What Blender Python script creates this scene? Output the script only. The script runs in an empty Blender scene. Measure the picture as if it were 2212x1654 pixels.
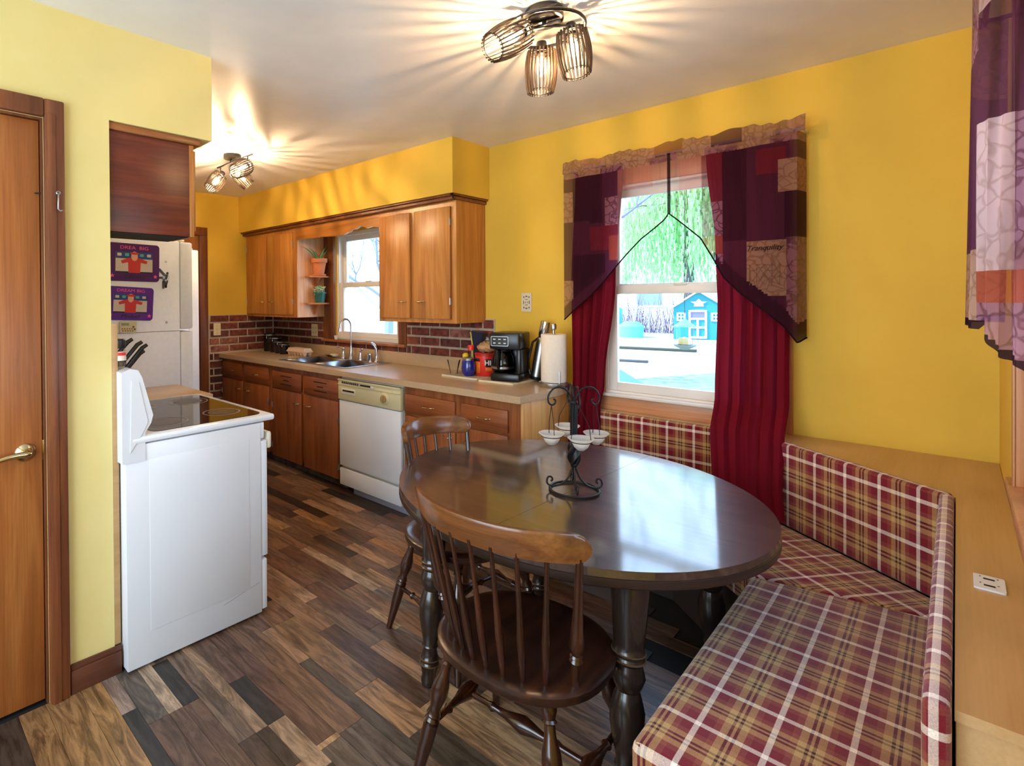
import bpy, bmesh, math, random
from mathutils import Vector, Matrix
sc = bpy.context.scene
COL = sc.collection
R = math.radians
PI = math.pi

# ------------------------------------------------------------------ camera
cam = bpy.data.cameras.new('camera')
camo = bpy.data.objects.new('camera', cam)
COL.objects.link(camo)
sc.camera = camo
cam.sensor_fit = 'HORIZONTAL'
cam.sensor_width = 36
cam.lens = 36 * 1172.5 / 2212
cam.shift_x = 246.6 / 2212
cam.shift_y = -172.5 / 2212
cam.clip_start = 0.01
cam.clip_end = 300
camo.matrix_world = (Matrix.Translation((1.6034, -3.1549, 1.4471)) @ Matrix.Rotation(R(45.84), 4, 'Z')
                     @ Matrix.Rotation(R(90 - 0.4127), 4, 'X') @ Matrix.Rotation(R(-0.42), 4, 'Z'))

# ------------------------------------------------------------------ world, sun, area light, exposure
w = bpy.data.worlds.new('sky_world')
sc.world = w
w.use_nodes = True
wn = w.node_tree.nodes
wl = w.node_tree.links
wbg = wn['Background']
wtc = wn.new('ShaderNodeTexCoord')
wsep = wn.new('ShaderNodeSeparateXYZ')
wramp = wn.new('ShaderNodeValToRGB')
wramp.color_ramp.elements[0].position = 0.45
wramp.color_ramp.elements[0].color = (0.80, 0.90, 1.0, 1)
wramp.color_ramp.elements[1].position = 0.9
wramp.color_ramp.elements[1].color = (0.42, 0.66, 1.0, 1)
wl.new(wtc.outputs['Generated'], wsep.inputs[0])
wmr = wn.new('ShaderNodeMapRange')
wmr.inputs[1].default_value = -1
wl.new(wsep.outputs[2], wmr.inputs[0])
wl.new(wmr.outputs[0], wramp.inputs[0])
wl.new(wramp.outputs[0], wbg.inputs[0])
wbg.inputs[1].default_value = 5.0

sun = bpy.data.lights.new('sun', 'SUN')
sun.energy = 9
sun.angle = R(0.6)
sun.color = (1, .95, .86)
suno = bpy.data.objects.new('sun', sun)
COL.objects.link(suno)
suno.rotation_euler = (R(48), 0, R(-52))

area = bpy.data.lights.new('added_rear_fill', 'AREA')  # fill light added behind the camera; the shell has no opening there
area.shape = 'RECTANGLE'
area.size = 2.0
area.size_y = 1.7
area.energy = 78
area.color = (0.66, 0.82, 1.0)
areao = bpy.data.objects.new('added_rear_fill', area)
COL.objects.link(areao)
areao.location = (0.5, -4.45, 1.35)
areao.rotation_euler = (R(90), 0, 0)

sc.view_settings.view_transform = 'Standard'
sc.view_settings.look = 'None'
sc.view_settings.gamma = 1
sc.view_settings.use_curve_mapping = False
sc.view_settings.exposure = 0.30

# ------------------------------------------------------------------ helpers
def lin(h):
    if isinstance(h, str):
        h = h.lstrip('#')
        c = [int(h[i:i + 2], 16) / 255 for i in (0, 2, 4)]
    else:
        c = [x / 255 for x in h]
    return tuple(x / 12.92 if x <= .04045 else ((x + .055) / 1.055) ** 2.4 for x in c) + (1,)


def mat(name, col, rough=.5, metal=0, **k):
    m = bpy.data.materials.new(name)
    m.use_nodes = True
    b = m.node_tree.nodes['Principled BSDF']
    b.inputs['Base Color'].default_value = lin(col)
    b.inputs['Roughness'].default_value = rough
    b.inputs['Metallic'].default_value = metal
    if 'spec' in k: b.inputs['Specular IOR Level'].default_value = k['spec']
    if 'coat' in k:
        b.inputs['Coat Weight'].default_value = k['coat']
        b.inputs['Coat Roughness'].default_value = k.get('coatr', .1)
    if 'emit' in k:
        b.inputs['Emission Color'].default_value = lin(k.get('ecol', col))
        b.inputs['Emission Strength'].default_value = k['emit']
    return m


def nz(m, scale=(1, 1, 1), coord='Object', nscale=5, detail=5, rough=.6, dist=0.0):
    nt = m.node_tree
    tc = nt.nodes.new('ShaderNodeTexCoord')
    mp = nt.nodes.new('ShaderNodeMapping')
    mp.inputs['Scale'].default_value = scale
    nt.links.new(tc.outputs[coord], mp.inputs[0])
    n = nt.nodes.new('ShaderNodeTexNoise')
    n.inputs['Scale'].default_value = nscale
    n.inputs['Detail'].default_value = detail
    n.inputs['Roughness'].default_value = rough
    n.inputs['Distortion'].default_value = dist
    nt.links.new(mp.outputs[0], n.inputs[0])
    return n, mp


def ramp(m, src, stops, interp='LINEAR'):
    nt = m.node_tree
    r = nt.nodes.new('ShaderNodeValToRGB')
    r.color_ramp.interpolation = interp
    e = r.color_ramp.elements
    while len(e) < len(stops): e.new(0.5)
    for i, (p, c) in enumerate(stops):
        e[i].position = p
        e[i].color = lin(c) if not (isinstance(c, tuple) and len(c) == 4) else c
    nt.links.new(src, r.inputs[0])
    return r


def bump(m, src, strength=.2, dist=.01):
    nt = m.node_tree
    b = nt.nodes.new('ShaderNodeBump')
    b.inputs['Strength'].default_value = strength
    b.inputs['Distance'].default_value = dist
    nt.links.new(src, b.inputs['Height'])
    nt.links.new(b.outputs[0], m.node_tree.nodes['Principled BSDF'].inputs['Normal'])


def mottled(name, c1, c2, rough=.6, scale=4, bmp=.05, **k):
    m = mat(name, c1, rough, **k)
    n, _ = nz(m, nscale=scale, detail=6)
    r = ramp(m, n.outputs[0], [(.35, c1), (.7, c2)])
    m.node_tree.links.new(r.outputs[0], m.node_tree.nodes['Principled BSDF'].inputs['Base Color'])
    if bmp:
        n2, _ = nz(m, nscale=scale * 30, detail=3)
        bump(m, n2.outputs[0], bmp, .003)
    return m


def wood(name, dark, mid, light, axis='z', rough=.35, fine=1.0, coat=0, coatr=.12, spec=.5, contrast=1.0, fs=.32):
    m = mat(name, mid, rough, coat=coat, coatr=coatr, spec=spec)
    s = {'x': (.5, 7, 7), 'y': (7, .5, 7), 'z': (7, 7, .5)}[axis]
    n, mp = nz(m, scale=tuple(x * fine for x in s), nscale=2.2, detail=7, rough=.62, dist=.9)
    r = ramp(m, n.outputs[0], [(.5 - .22 / contrast, dark), (.5, mid), (.5 + .2 / contrast, light)])
    s2 = {'x': (2, 120, 120), 'y': (120, 2, 120), 'z': (120, 120, 2)}[axis]
    n2, _ = nz(m, scale=s2, nscale=1.5, detail=3)
    nt = m.node_tree
    mx = nt.nodes.new('ShaderNodeMix')
    mx.data_type = 'RGBA'
    mx.blend_type = 'MULTIPLY'
    mx.inputs[0].default_value = fs
    r2 = ramp(m, n2.outputs[0], [(.3, (150, 150, 150)), (.62, (255, 255, 255))])
    nt.links.new(r.outputs[0], mx.inputs[6])
    nt.links.new(r2.outputs[0], mx.inputs[7])
    nt.links.new(mx.outputs[2], nt.nodes['Principled BSDF'].inputs['Base Color'])
    bump(m, n2.outputs[0], .08, .002)
    return m


def fabric(name, col, trans=0.0, transl=.5, rough=.9, noise=None):
    m = bpy.data.materials.new(name)
    m.use_nodes = True
    nt = m.node_tree
    nt.nodes.remove(nt.nodes['Principled BSDF'])
    out = nt.nodes['Material Output']
    d = nt.nodes.new('ShaderNodeBsdfDiffuse')
    t = nt.nodes.new('ShaderNodeBsdfTranslucent')
    mx = nt.nodes.new('ShaderNodeMixShader')
    mx.inputs[0].default_value = transl
    d.inputs[0].default_value = lin(col)
    t.inputs[0].default_value = lin(col)
    if noise:
        tc = nt.nodes.new('ShaderNodeTexCoord')
        n = nt.nodes.new('ShaderNodeTexVoronoi')
        n.inputs['Scale'].default_value = 28
        n.feature = 'DISTANCE_TO_EDGE'
        n0 = nt.nodes.new('ShaderNodeTexNoise')
        n0.inputs['Scale'].default_value = 9
        nt.links.new(tc.outputs['Object'], n0.inputs[0])
        ad = nt.nodes.new('ShaderNodeMix')
        ad.data_type = 'RGBA'
        ad.inputs[0].default_value = .12
        nt.links.new(tc.outputs['Object'], ad.inputs[6])
        nt.links.new(n0.outputs[1], ad.inputs[7])
        nt.links.new(ad.outputs[2], n.inputs[0])
        r = nt.nodes.new('ShaderNodeValToRGB')
        r.color_ramp.elements[0].position = .02
        r.color_ramp.elements[0].color = lin(noise)
        r.color_ramp.elements[1].position = .12
        r.color_ramp.elements[1].color = lin(col)
        nt.links.new(n.outputs[0], r.inputs[0])
        nt.links.new(r.outputs[0], d.inputs[0])
        nt.links.new(r.outputs[0], t.inputs[0])
    nt.links.new(d.outputs[0], mx.inputs[1])
    nt.links.new(t.outputs[0], mx.inputs[2])
    last = mx
    if trans > 0:
        tr = nt.nodes.new('ShaderNodeBsdfTransparent')
        m2 = nt.nodes.new('ShaderNodeMixShader')
        m2.inputs[0].default_value = trans
        nt.links.new(mx.outputs[0], m2.inputs[1])
        nt.links.new(tr.outputs[0], m2.inputs[2])
        last = m2
    nt.links.new(last.outputs[0], out.inputs[0])
    return m


def glass_mat(name, tint='#ffffff', refl=.12, rough=.02):
    m = bpy.data.materials.new(name)
    m.use_nodes = True
    nt = m.node_tree
    nt.nodes.remove(nt.nodes['Principled BSDF'])
    tr = nt.nodes.new('ShaderNodeBsdfTransparent')
    tr.inputs[0].default_value = lin(tint)
    g = nt.nodes.new('ShaderNodeBsdfGlossy')
    g.inputs['Roughness'].default_value = rough
    fr = nt.nodes.new('ShaderNodeLayerWeight')
    fr.inputs[0].default_value = refl
    mx = nt.nodes.new('ShaderNodeMixShader')
    nt.links.new(fr.outputs['Fresnel'], mx.inputs[0])
    nt.links.new(tr.outputs[0], mx.inputs[1])
    nt.links.new(g.outputs[0], mx.inputs[2])
    nt.links.new(mx.outputs[0], nt.nodes['Material Output'].inputs[0])
    return m


def chain(o):
    m = Matrix.Identity(4)
    while o is not None:
        m = (Matrix.Translation(o.location) @ o.rotation_euler.to_matrix().to_4x4()) @ m
        o = o.parent
    return m


class MB:
    """collects shapes given in world coordinates, built as one mesh under a parent"""

    def __init__(s):
        s.v = []
        s.f = []
        s.mi = []
        s.uv = None

    def add(s, vs, fs, mi=0):
        n = len(s.v)
        s.v += [tuple(x) for x in vs]
        s.f += [tuple(i + n for i in f) for f in fs]
        s.mi += [mi] * len(fs)
        return s

    def box(s, a, b, bev=0, rz=0, mi=0, M=None):
        x0, x1 = sorted((a[0], b[0])); y0, y1 = sorted((a[1], b[1])); z0, z1 = sorted((a[2], b[2]))
        c = Vector(((x0 + x1) / 2, (y0 + y1) / 2, (z0 + z1) / 2))
        hx, hy, hz = (x1 - x0) / 2, (y1 - y0) / 2, (z1 - z0) / 2
        if bev <= 0:
            vs = [Vector((i * hx, j * hy, k * hz)) for k in (-1, 1) for j in (-1, 1) for i in (-1, 1)]
            fs = [(0, 2, 3, 1), (4, 5, 7, 6), (0, 1, 5, 4), (2, 6, 7, 3), (0, 4, 6, 2), (1, 3, 7, 5)]
        else:
            bev = min(bev, hx * .98, hy * .98, hz * .98)
            bm = bmesh.new()
            bmesh.ops.create_cube(bm, size=1)
            for v in bm.verts: v.co = Vector((v.co.x * 2 * hx, v.co.y * 2 * hy, v.co.z * 2 * hz))
            bmesh.ops.bevel(bm, geom=bm.edges[:], offset=bev, segments=2 if bev < .02 else 4, profile=.5, affect='EDGES')
            bm.verts.index_update()
            vs = [v.co.copy() for v in bm.verts]
            fs = [tuple(v.index for v in f.verts) for f in bm.faces]
            bm.free()
        if rz:
            rm = Matrix.Rotation(rz, 3, 'Z')
            vs = [rm @ v for v in vs]
        vs = [v + c for v in vs]
        if M is not None: vs = [M @ v for v in vs]
        return s.add(vs, fs, mi)

    def lathe(s, prof, c=(0, 0, 0), seg=20, axis=None, mi=0, sx=1, sy=1, cap=True):
        c = Vector(c)
        q = Vector((0, 0, 1)).rotation_difference(Vector(axis).normalized()).to_matrix() if axis is not None else Matrix.Identity(3)
        vs = []
        for r, z in prof:
            for k in range(seg):
                a = 2 * PI * k / seg
                vs.append(c + q @ Vector((r * math.cos(a) * sx, r * math.sin(a) * sy, z)))
        fs = []
        for i in range(len(prof) - 1):
            for k in range(seg):
                k2 = (k + 1) % seg
                fs.append((i * seg + k, i * seg + k2, (i + 1) * seg + k2, (i + 1) * seg + k))
        if cap:
            if prof[0][0] > 1e-5: fs.append(tuple(reversed(range(seg))))
            if prof[-1][0] > 1e-5: fs.append(tuple((len(prof) - 1) * seg + k for k in range(seg)))
        return s.add(vs, fs, mi)

    def spin(s, p0, p1, prof, seg=14, mi=0):
        """turned member from p0 to p1; prof is (t, radius)"""
        p0 = Vector(p0); p1 = Vector(p1)
        L = (p1 - p0).length
        return s.lathe([(r, t * L) for t, r in prof], p0, seg, p1 - p0, mi)

    def tube(s, pts, r, seg=8, mi=0, closed=False):
        pts = [Vector(p) for p in pts]
        n = len(pts)
        rr = r if isinstance(r, (list, tuple)) else [r] * n
        vs = []
        up = None
        for i, p in enumerate(pts):
            if closed: t = pts[(i + 1) % n] - pts[i - 1]
            else: t = pts[min(i + 1, n - 1)] - pts[max(i - 1, 0)]
            t.normalize()
            if up is None:
                up = t.orthogonal().normalized()
            else:
                up = (up - t * up.dot(t))
                up = up.normalized() if up.length > 1e-6 else t.orthogonal().normalized()
            b = t.cross(up)
            for k in range(seg):
                a = 2 * PI * k / seg
                vs.append(p + (up * math.cos(a) + b * math.sin(a)) * rr[i])
        fs = []
        for i in range(n if closed else n - 1):
            j = (i + 1) % n
            for k in range(seg):
                k2 = (k + 1) % seg
                fs.append((i * seg + k, i * seg + k2, j * seg + k2, j * seg + k))
        if not closed:
            fs.append(tuple(reversed(range(seg))))
            fs.append(tuple((n - 1) * seg + k for k in range(seg)))
        return s.add(vs, fs, mi)

    def ball(s, c, r, seg=12, sz=(1, 1, 1), mi=0):
        n = seg // 2
        prof = [(r * math.sin(PI * i / n), -r * math.cos(PI * i / n)) for i in range(n + 1)]
        prof = [(max(a, 1e-6), b * sz[2]) for a, b in prof]
        return s.lathe(prof, c, seg, None, mi, sz[0], sz[1], cap=False)

    def prism(s, poly, z0, z1, M=None, mi=0):
        """polygon in local xy extruded z0..z1, M maps to world"""
        n = len(poly)
        ar = sum(poly[i][0] * poly[(i + 1) % n][1] - poly[(i + 1) % n][0] * poly[i][1] for i in range(n))
        if ar < 0: poly = list(reversed(poly))
        vs = [Vector((x, y, z0)) for x, y in poly] + [Vector((x, y, z1)) for x, y in poly]
        if M is not None: vs = [M @ v for v in vs]
        fs = [tuple(reversed(range(n))), tuple(range(n, 2 * n))]
        for i in range(n):
            j = (i + 1) % n
            fs.append((i, j, n + j, n + i))
        return s.add(vs, fs, mi)

    def grid(s, rows, mi=None):
        """rows of points; mi(i,j)->material index"""
        n = len(rows[0])
        vs = [p for r in rows for p in r]
        b = len(s.v)
        s.v += [tuple(p) for p in vs]
        for i in range(len(rows) - 1):
            for j in range(n - 1):
                s.f.append((b + i * n + j, b + i * n + j + 1, b + (i + 1) * n + j + 1, b + (i + 1) * n + j))
                s.mi.append(mi(i, j) if mi else 0)
        return s

    def build(s, name, m, parent=None, uv=None, smooth=True, thick=0, ang=38):
        inv = chain(parent).inverted() if parent is not None else Matrix.Identity(4)
        me = bpy.data.meshes.new(name)
        me.from_pydata([inv @ Vector(v) for v in s.v], [], s.f)
        for x in (m if isinstance(m, (list, tuple)) else [m]): me.materials.append(x)
        for i, p in enumerate(me.polygons): p.material_index = s.mi[i]
        if uv is not None:
            ul = me.uv_layers.new(name='UVMap')
            ca, sa = math.cos(uv), math.sin(uv)
            for p in me.polygons:
                nrm = p.normal
                for li in p.loop_indices:
                    c = s.v[me.loops[li].vertex_index]
                    if abs(nrm.z) > .7:
                        q = (c[0] * ca + c[1] * sa, -c[0] * sa + c[1] * ca)
                    else:
                        nx = nrm.x * ca + nrm.y * sa
                        if abs(nx) > .7: q = (-c[0] * sa + c[1] * ca, c[2])
                        else: q = (c[0] * ca + c[1] * sa, c[2])
                    ul.data[li].uv = q
        if smooth:
            bm = bmesh.new()
            bm.from_mesh(me)
            for f in bm.faces: f.smooth = True
            for e in bm.edges:
                if len(e.link_faces) == 2:
                    e.smooth = e.calc_face_angle(0) < R(ang)
            bm.to_mesh(me)
            bm.free()
        me.update()
        o = bpy.data.objects.new(name, me)
        COL.objects.link(o)
        o.parent = parent
        if thick:
            md = o.modifiers.new('thickness', 'SOLIDIFY')
            md.thickness = thick
        return o


def tag(o, label=None, cat=None, group=None, kind=None):
    if label: o['label'] = label
    if cat: o['category'] = cat
    if group: o['group'] = group
    if kind: o['kind'] = kind
    return o


def thing(name, label, cat, loc=(0, 0, 0), rz=0, group=None):
    o = bpy.data.objects.new(name, None)
    COL.objects.link(o)
    o.location = loc
    o.rotation_euler = (0, 0, rz)
    o.empty_display_size = .05
    return tag(o, label, cat, group)


def struct(name, mb, m, parent=None, **k):
    o = mb.build(name, m, parent, **k)
    if parent is None: o['kind'] = 'structure'
    return o


def sroot(name, loc=(0, 0, 0)):
    o = bpy.data.objects.new(name, None)
    COL.objects.link(o)
    o.location = loc
    o['kind'] = 'structure'
    return o


def text(s, size, m, parent, M, name='lettering', ext=.0004, sx=1, shear=0, bold=0):
    cu = bpy.data.curves.new('t', 'FONT')
    cu.body = s
    cu.size = size
    cu.extrude = ext
    cu.align_x = 'CENTER'
    cu.align_y = 'CENTER'
    cu.shear = shear
    cu.offset = bold
    cu.resolution_u = 3
    t = bpy.data.objects.new('t', cu)
    COL.objects.link(t)
    me = bpy.data.meshes.new_from_object(t.evaluated_get(bpy.context.evaluated_depsgraph_get()))
    bpy.data.objects.remove(t)
    me.transform(Matrix.Diagonal((sx, 1, 1, 1)))
    me.transform((chain(parent).inverted() if parent is not None else Matrix.Identity(4)) @ M)
    me.materials.clear()
    me.materials.append(m)
    o = bpy.data.objects.new(name, me)
    COL.objects.link(o)
    o.parent = parent
    return o


def frame(loc, right, up):
    """matrix whose local x=right, y=up, z=toward viewer"""
    r = Vector(right).normalized(); u = Vector(up).normalized(); n = r.cross(u)
    m = Matrix((r, u, n)).transposed().to_4x4()
    m.translation = Vector(loc)
    return m


def catm(P, n=6):
    out = []
    for i in range(len(P) - 1):
        p0 = Vector(P[max(i - 1, 0)]); p1 = Vector(P[i]); p2 = Vector(P[i + 1]); p3 = Vector(P[min(i + 2, len(P) - 1)])
        for k in range(n):
            t = k / n
            out.append(.5 * ((2 * p1) + (-p0 + p2) * t + (2 * p0 - 5 * p1 + 4 * p2 - p3) * t * t + (-p0 + 3 * p1 - 3 * p2 + p3) * t ** 3))
    out.append(Vector(P[-1]))
    return out

def rrect(w_, h_, r, n=4, cx=0, cy=0):
    out = []
    for qx, qy, a0 in ((1, 1, 0), (-1, 1, 90), (-1, -1, 180), (1, -1, 270)):
        for i in range(n + 1):
            a = R(a0 + 90 * i / n)
            out.append((cx + qx * (w_ / 2 - r) + r * math.cos(a), cy + qy * (h_ / 2 - r) + r * math.sin(a)))
    return out

# ------------------------------------------------------------------ materials
M_yel = mottled('yellow_wall_paint', '#dcb640', '#d6ad38', .75, 2.5, .12)
M_yel2 = mottled('pale_yellow_wall_paint', '#e5d592', '#e1cf86', .75, 2.5, .10)
M_ceil = mottled('ceiling_paint', '#ebe7e4', '#e2ddd9', .38, 3, .10)
M_trimwood = wood('dark_trim_wood', '#5a3220', '#7a4528', '#95562f', 'z', .35)
M_doorwood = wood('door_wood', '#8a4f22', '#a9652f', '#bd7b3f', 'z', .35, 1.0, contrast=.9)
M_trimwood_y = wood('trim_wood_horizontal', '#7d4a26', '#a06234', '#b4763f', 'y', .35)
M_basewood = wood('baseboard_wood', '#4a2a20', '#603626', '#71432f', 'y', .4)
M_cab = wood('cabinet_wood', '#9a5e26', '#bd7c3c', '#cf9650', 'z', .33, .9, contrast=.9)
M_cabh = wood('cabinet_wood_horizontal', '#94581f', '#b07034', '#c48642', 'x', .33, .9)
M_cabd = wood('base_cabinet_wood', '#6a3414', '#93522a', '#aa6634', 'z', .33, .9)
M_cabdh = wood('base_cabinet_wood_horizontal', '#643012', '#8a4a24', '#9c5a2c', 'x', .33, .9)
M_end = wood('end_panel_wood', '#b57a3c', '#d09a58', '#dcae6c', 'z', .35, .9)
M_stain = wood('red_stained_plywood', '#4a1c10', '#6a2c1a', '#7d3a22', 'y', .35, 1.2)
M_ply = wood('plywood', '#a9824f', '#bd9666', '#caa678', 'y', .33, .45, contrast=.7, fs=.12)
M_plyx = wood('plywood_edge_grain', '#b08450', '#c69c62', '#d2ad78', 'x', .4, .6)
M_table = wood('table_laminate', '#291c17', '#402d25', '#573f33', 'x', .38, 1.1, spec=.5, coat=1, coatr=.09)
M_table.node_tree.nodes['Principled BSDF'].inputs['Coat IOR'].default_value = 1.85
M_tabledark = mat('dark_table_edge', '#30221b', .3)
M_chair = wood('chair_wood', '#1e0e08', '#34180c', '#4a2412', 'z', .22, 1.0, coat=.5)
M_rail = wood('chair_rail_wood', '#4e2c18', '#70421f', '#88552c', 'x', .28, 1.0, coat=.3)
M_seat = wood('chair_seat_wood', '#1d0f0a', '#301910', '#482616', 'y', .3, 1.0, coat=.3)
M_shadeedge = mat('black_metal', '#151315', .35, 0, spec=.6)
M_iron = mat('wrought_iron', '#08080b', .45, 0, spec=.35)
M_slat = mat('dark_wood_slat', '#4a3a2c', .5)
M_vinyl = mat('white_vinyl', '#e4ddd4', .4)
M_white = mat('white_enamel', '#dfe3ea', .22, spec=.6)
M_whited = mat('off_white_plastic', '#d6d2c0', .4)
M_cream = mat('cream_plastic', '#cdc49b', .4)
M_fridge = mottled('fridge_white', '#e4ebf5', '#dde5f0', .3, 40, .05)
M_black = mat('black_plastic', '#101013', .3)
M_dark = mat('dark_gap', '#120e0c', .8)
M_frost = fabric('frosted_glass', '#f0eee8', .45, .5)
M_chrome = mat('chrome', '#d8d8dc', .12, 1)
M_steel = mat('brushed_steel', '#b0afae', .32, 1)
M_nickel = mat('polished_nickel', '#c8b890', .15, 1)
M_counter = mottled('speckled_laminate', '#b09472', '#c0a582', .28, 160, 0, spec=.6)
M_sill = mat('white_sill', '#e2d8cc', .4)
M_winwood = wood('window_wood', '#b5734a', '#c98a5c', '#d79c70', 'x', .4, .8)
M_winwoodz = wood('window_wood_vertical', '#a8663e', '#c07f52', '#cd9062', 'z', .4, .8)
M_glass = glass_mat('window_glass', '#f4faff', .06)
M_cglass = glass_mat('clear_glass', '#fbfdfd', .14, .03)
M_mortar = mottled('mortar', '#bfb09a', '#a59680', .9, 30, .3)
M_dirt = mottled('scuffed_toe_kick', '#3b322c', '#6f665c', .7, 12, .1)
M_terra = mottled('terracotta', '#c8794c', '#b8683e', .8, 20, .1)
M_greenpot = mat('green_plastic_pot', '#1f5f58', .35)
M_leaf = mat('aloe_green', '#5f7f4c', .5)
M_succ = mat('pale_succulent_green', '#a9bf94', .6)
M_red = mat('red_plastic', '#cf2a1c', .35)
M_orange = mat('orange_print', '#e07020', .4)
M_blue = mat('cobalt_tumbler', '#141f78', .18, 0, coat=.6)
M_paper = mottled('paper_towel', '#e8dccb', '#e2d5c3', .9, 60, .2)
M_carton = mottled('egg_carton_pulp', '#d8bfa6', '#cdb298', .95, 60, .2)
M_purple = mat('purple_foam', '#5a2a90', .8)
M_plum = mat('dark_purple_foam', '#4a1d62', .8)
M_pink = mat('pink_print', '#e85aa0', .7)
M_navy = mat('navy_print', '#1b3d80', .6)
M_ink = mat('black_ink', '#14121c', .6)
M_skin = mat('skin_print', '#d8a890', .7)
M_photo = mat('photo_pale', '#c9bfb4', .6)
M_teal = mat('teal_print', '#4aa0a8', .6)
M_gownred = mat('red_print', '#c42a26', .6)
M_ceramic = mat('black_ceramic', '#0e0e12', .12)
M_board = mottled('cream_cutting_board', '#d8cdb0', '#cfc3a4', .5, 30, .05)

# plaid upholstery
def plaid():
    m = mat('plaid_upholstery', '#8a2a34', .95, spec=.15)
    nt = m.node_tree
    tc = nt.nodes.new('ShaderNodeTexCoord')
    sp = nt.nodes.new('ShaderNodeSeparateXYZ')
    nt.links.new(tc.outputs['UV'], sp.inputs[0])
    bur, ros, tan_, crm, drk = '#7a1826', '#8e4636', '#c29a62', '#fbe9d8', '#42121a'
    stops = [(0, bur), (.17, ros), (.27, tan_), (.385, drk), (.43, tan_), (.475, drk), (.52, tan_), (.63, ros), (.73, bur), (.905, crm), (.995, bur)]
    outs = []
    for ax, off, P in ((0, 0, .132), (1, .03, .158)):
        a = nt.nodes.new('ShaderNodeMath'); a.operation = 'MULTIPLY_ADD'
        a.inputs[1].default_value = 1 / P; a.inputs[2].default_value = 50 + off / P
        nt.links.new(sp.outputs[ax], a.inputs[0])
        f = nt.nodes.new('ShaderNodeMath'); f.operation = 'FRACT'
        nt.links.new(a.outputs[0], f.inputs[0])
        outs.append(ramp(m, f.outputs[0], stops, 'CONSTANT'))
    mx = nt.nodes.new('ShaderNodeMix'); mx.data_type = 'RGBA'; mx.inputs[0].default_value = .5
    nt.links.new(outs[0].outputs[0], mx.inputs[6]); nt.links.new(outs[1].outputs[0], mx.inputs[7])
    n = nt.nodes.new('ShaderNodeTexNoise'); n.inputs['Scale'].default_value = 380
    nt.links.new(tc.outputs['UV'], n.inputs[0])
    r = ramp(m, n.outputs[0], [(.3, (215, 215, 215)), (.7, (255, 255, 255))])
    m2 = nt.nodes.new('ShaderNodeMix'); m2.data_type = 'RGBA'; m2.blend_type = 'MULTIPLY'; m2.inputs[0].default_value = 1
    nt.links.new(mx.outputs[2], m2.inputs[6]); nt.links.new(r.outputs[0], m2.inputs[7])
    nt.links.new(m2.outputs[2], nt.nodes['Principled BSDF'].inputs['Base Color'])
    bump(m, n.outputs[0], .25, .002)
    nt.nodes['Principled BSDF'].inputs['Sheen Weight'].default_value = .25
    return m
M_plaid = plaid()

# printed floor planks: colour carried by the object, grain from position
def plank_mat():
    m = mat('printed_floor_plank', '#7a5a45', .33, spec=.45)
    nt = m.node_tree
    oi = nt.nodes.new('ShaderNodeObjectInfo')
    tc = nt.nodes.new('ShaderNodeNewGeometry')
    vm = nt.nodes.new('ShaderNodeVectorMath'); vm.operation = 'SCALE'
    cb = nt.nodes.new('ShaderNodeCombineXYZ')
    for i in range(3): nt.links.new(oi.outputs['Random'], cb.inputs[i])
    nt.links.new(cb.outputs[0], vm.inputs[0]); vm.inputs[3].default_value = 37
    ad = nt.nodes.new('ShaderNodeVectorMath'); ad.operation = 'ADD'
    nt.links.new(tc.outputs['Position'], ad.inputs[0]); nt.links.new(vm.outputs[0], ad.inputs[1])
    mp = nt.nodes.new('ShaderNodeMapping'); mp.inputs['Scale'].default_value = (1.6, 11, 1)
    nt.links.new(ad.outputs[0], mp.inputs[0])
    n = nt.nodes.new('ShaderNodeTexNoise'); n.inputs['Scale'].default_value = 2.6; n.inputs['Detail'].default_value = 9
    n.inputs['Roughness'].default_value = .68; n.inputs['Distortion'].default_value = 1.4
    nt.links.new(mp.outputs[0], n.inputs[0])
    r = ramp(m, n.outputs[0], [(.28, (95, 90, 88)), (.46, (190, 184, 178)), (.60, (255, 250, 244)), (.72, (205, 196, 188))])
    mx = nt.nodes.new('ShaderNodeMix'); mx.data_type = 'RGBA'; mx.blend_type = 'MULTIPLY'; mx.inputs[0].default_value = 1
    nt.links.new(oi.outputs['Color'], mx.inputs[6]); nt.links.new(r.outputs[0], mx.inputs[7])
    nt.links.new(mx.outputs[2], nt.nodes['Principled BSDF'].inputs['Base Color'])
    bump(m, n.outputs[0], .10, .003)
    return m
M_plank = plank_mat()
def brick_mat():
    m = mat('old_brick', '#7a3a30', .85)
    nt = m.node_tree
    oi = nt.nodes.new('ShaderNodeObjectInfo')
    g = nt.nodes.new('ShaderNodeNewGeometry')
    n = nt.nodes.new('ShaderNodeTexNoise'); n.inputs['Scale'].default_value = 26; n.inputs['Detail'].default_value = 7
    nt.links.new(g.outputs['Position'], n.inputs[0])
    r = ramp(m, n.outputs[0], [(.3, (140, 130, 125)), (.55, (225, 215, 210)), (.68, (255, 250, 245)), (.78, (255, 255, 255))])
    mx = nt.nodes.new('ShaderNodeMix'); mx.data_type = 'RGBA'; mx.blend_type = 'MULTIPLY'; mx.inputs[0].default_value = 1
    nt.links.new(oi.outputs['Color'], mx.inputs[6]); nt.links.new(r.outputs[0], mx.inputs[7])
    nt.links.new(mx.outputs[2], nt.nodes['Principled BSDF'].inputs['Base Color'])
    bump(m, n.outputs[0], .6, .006)
    return m
M_brick = brick_mat()

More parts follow.
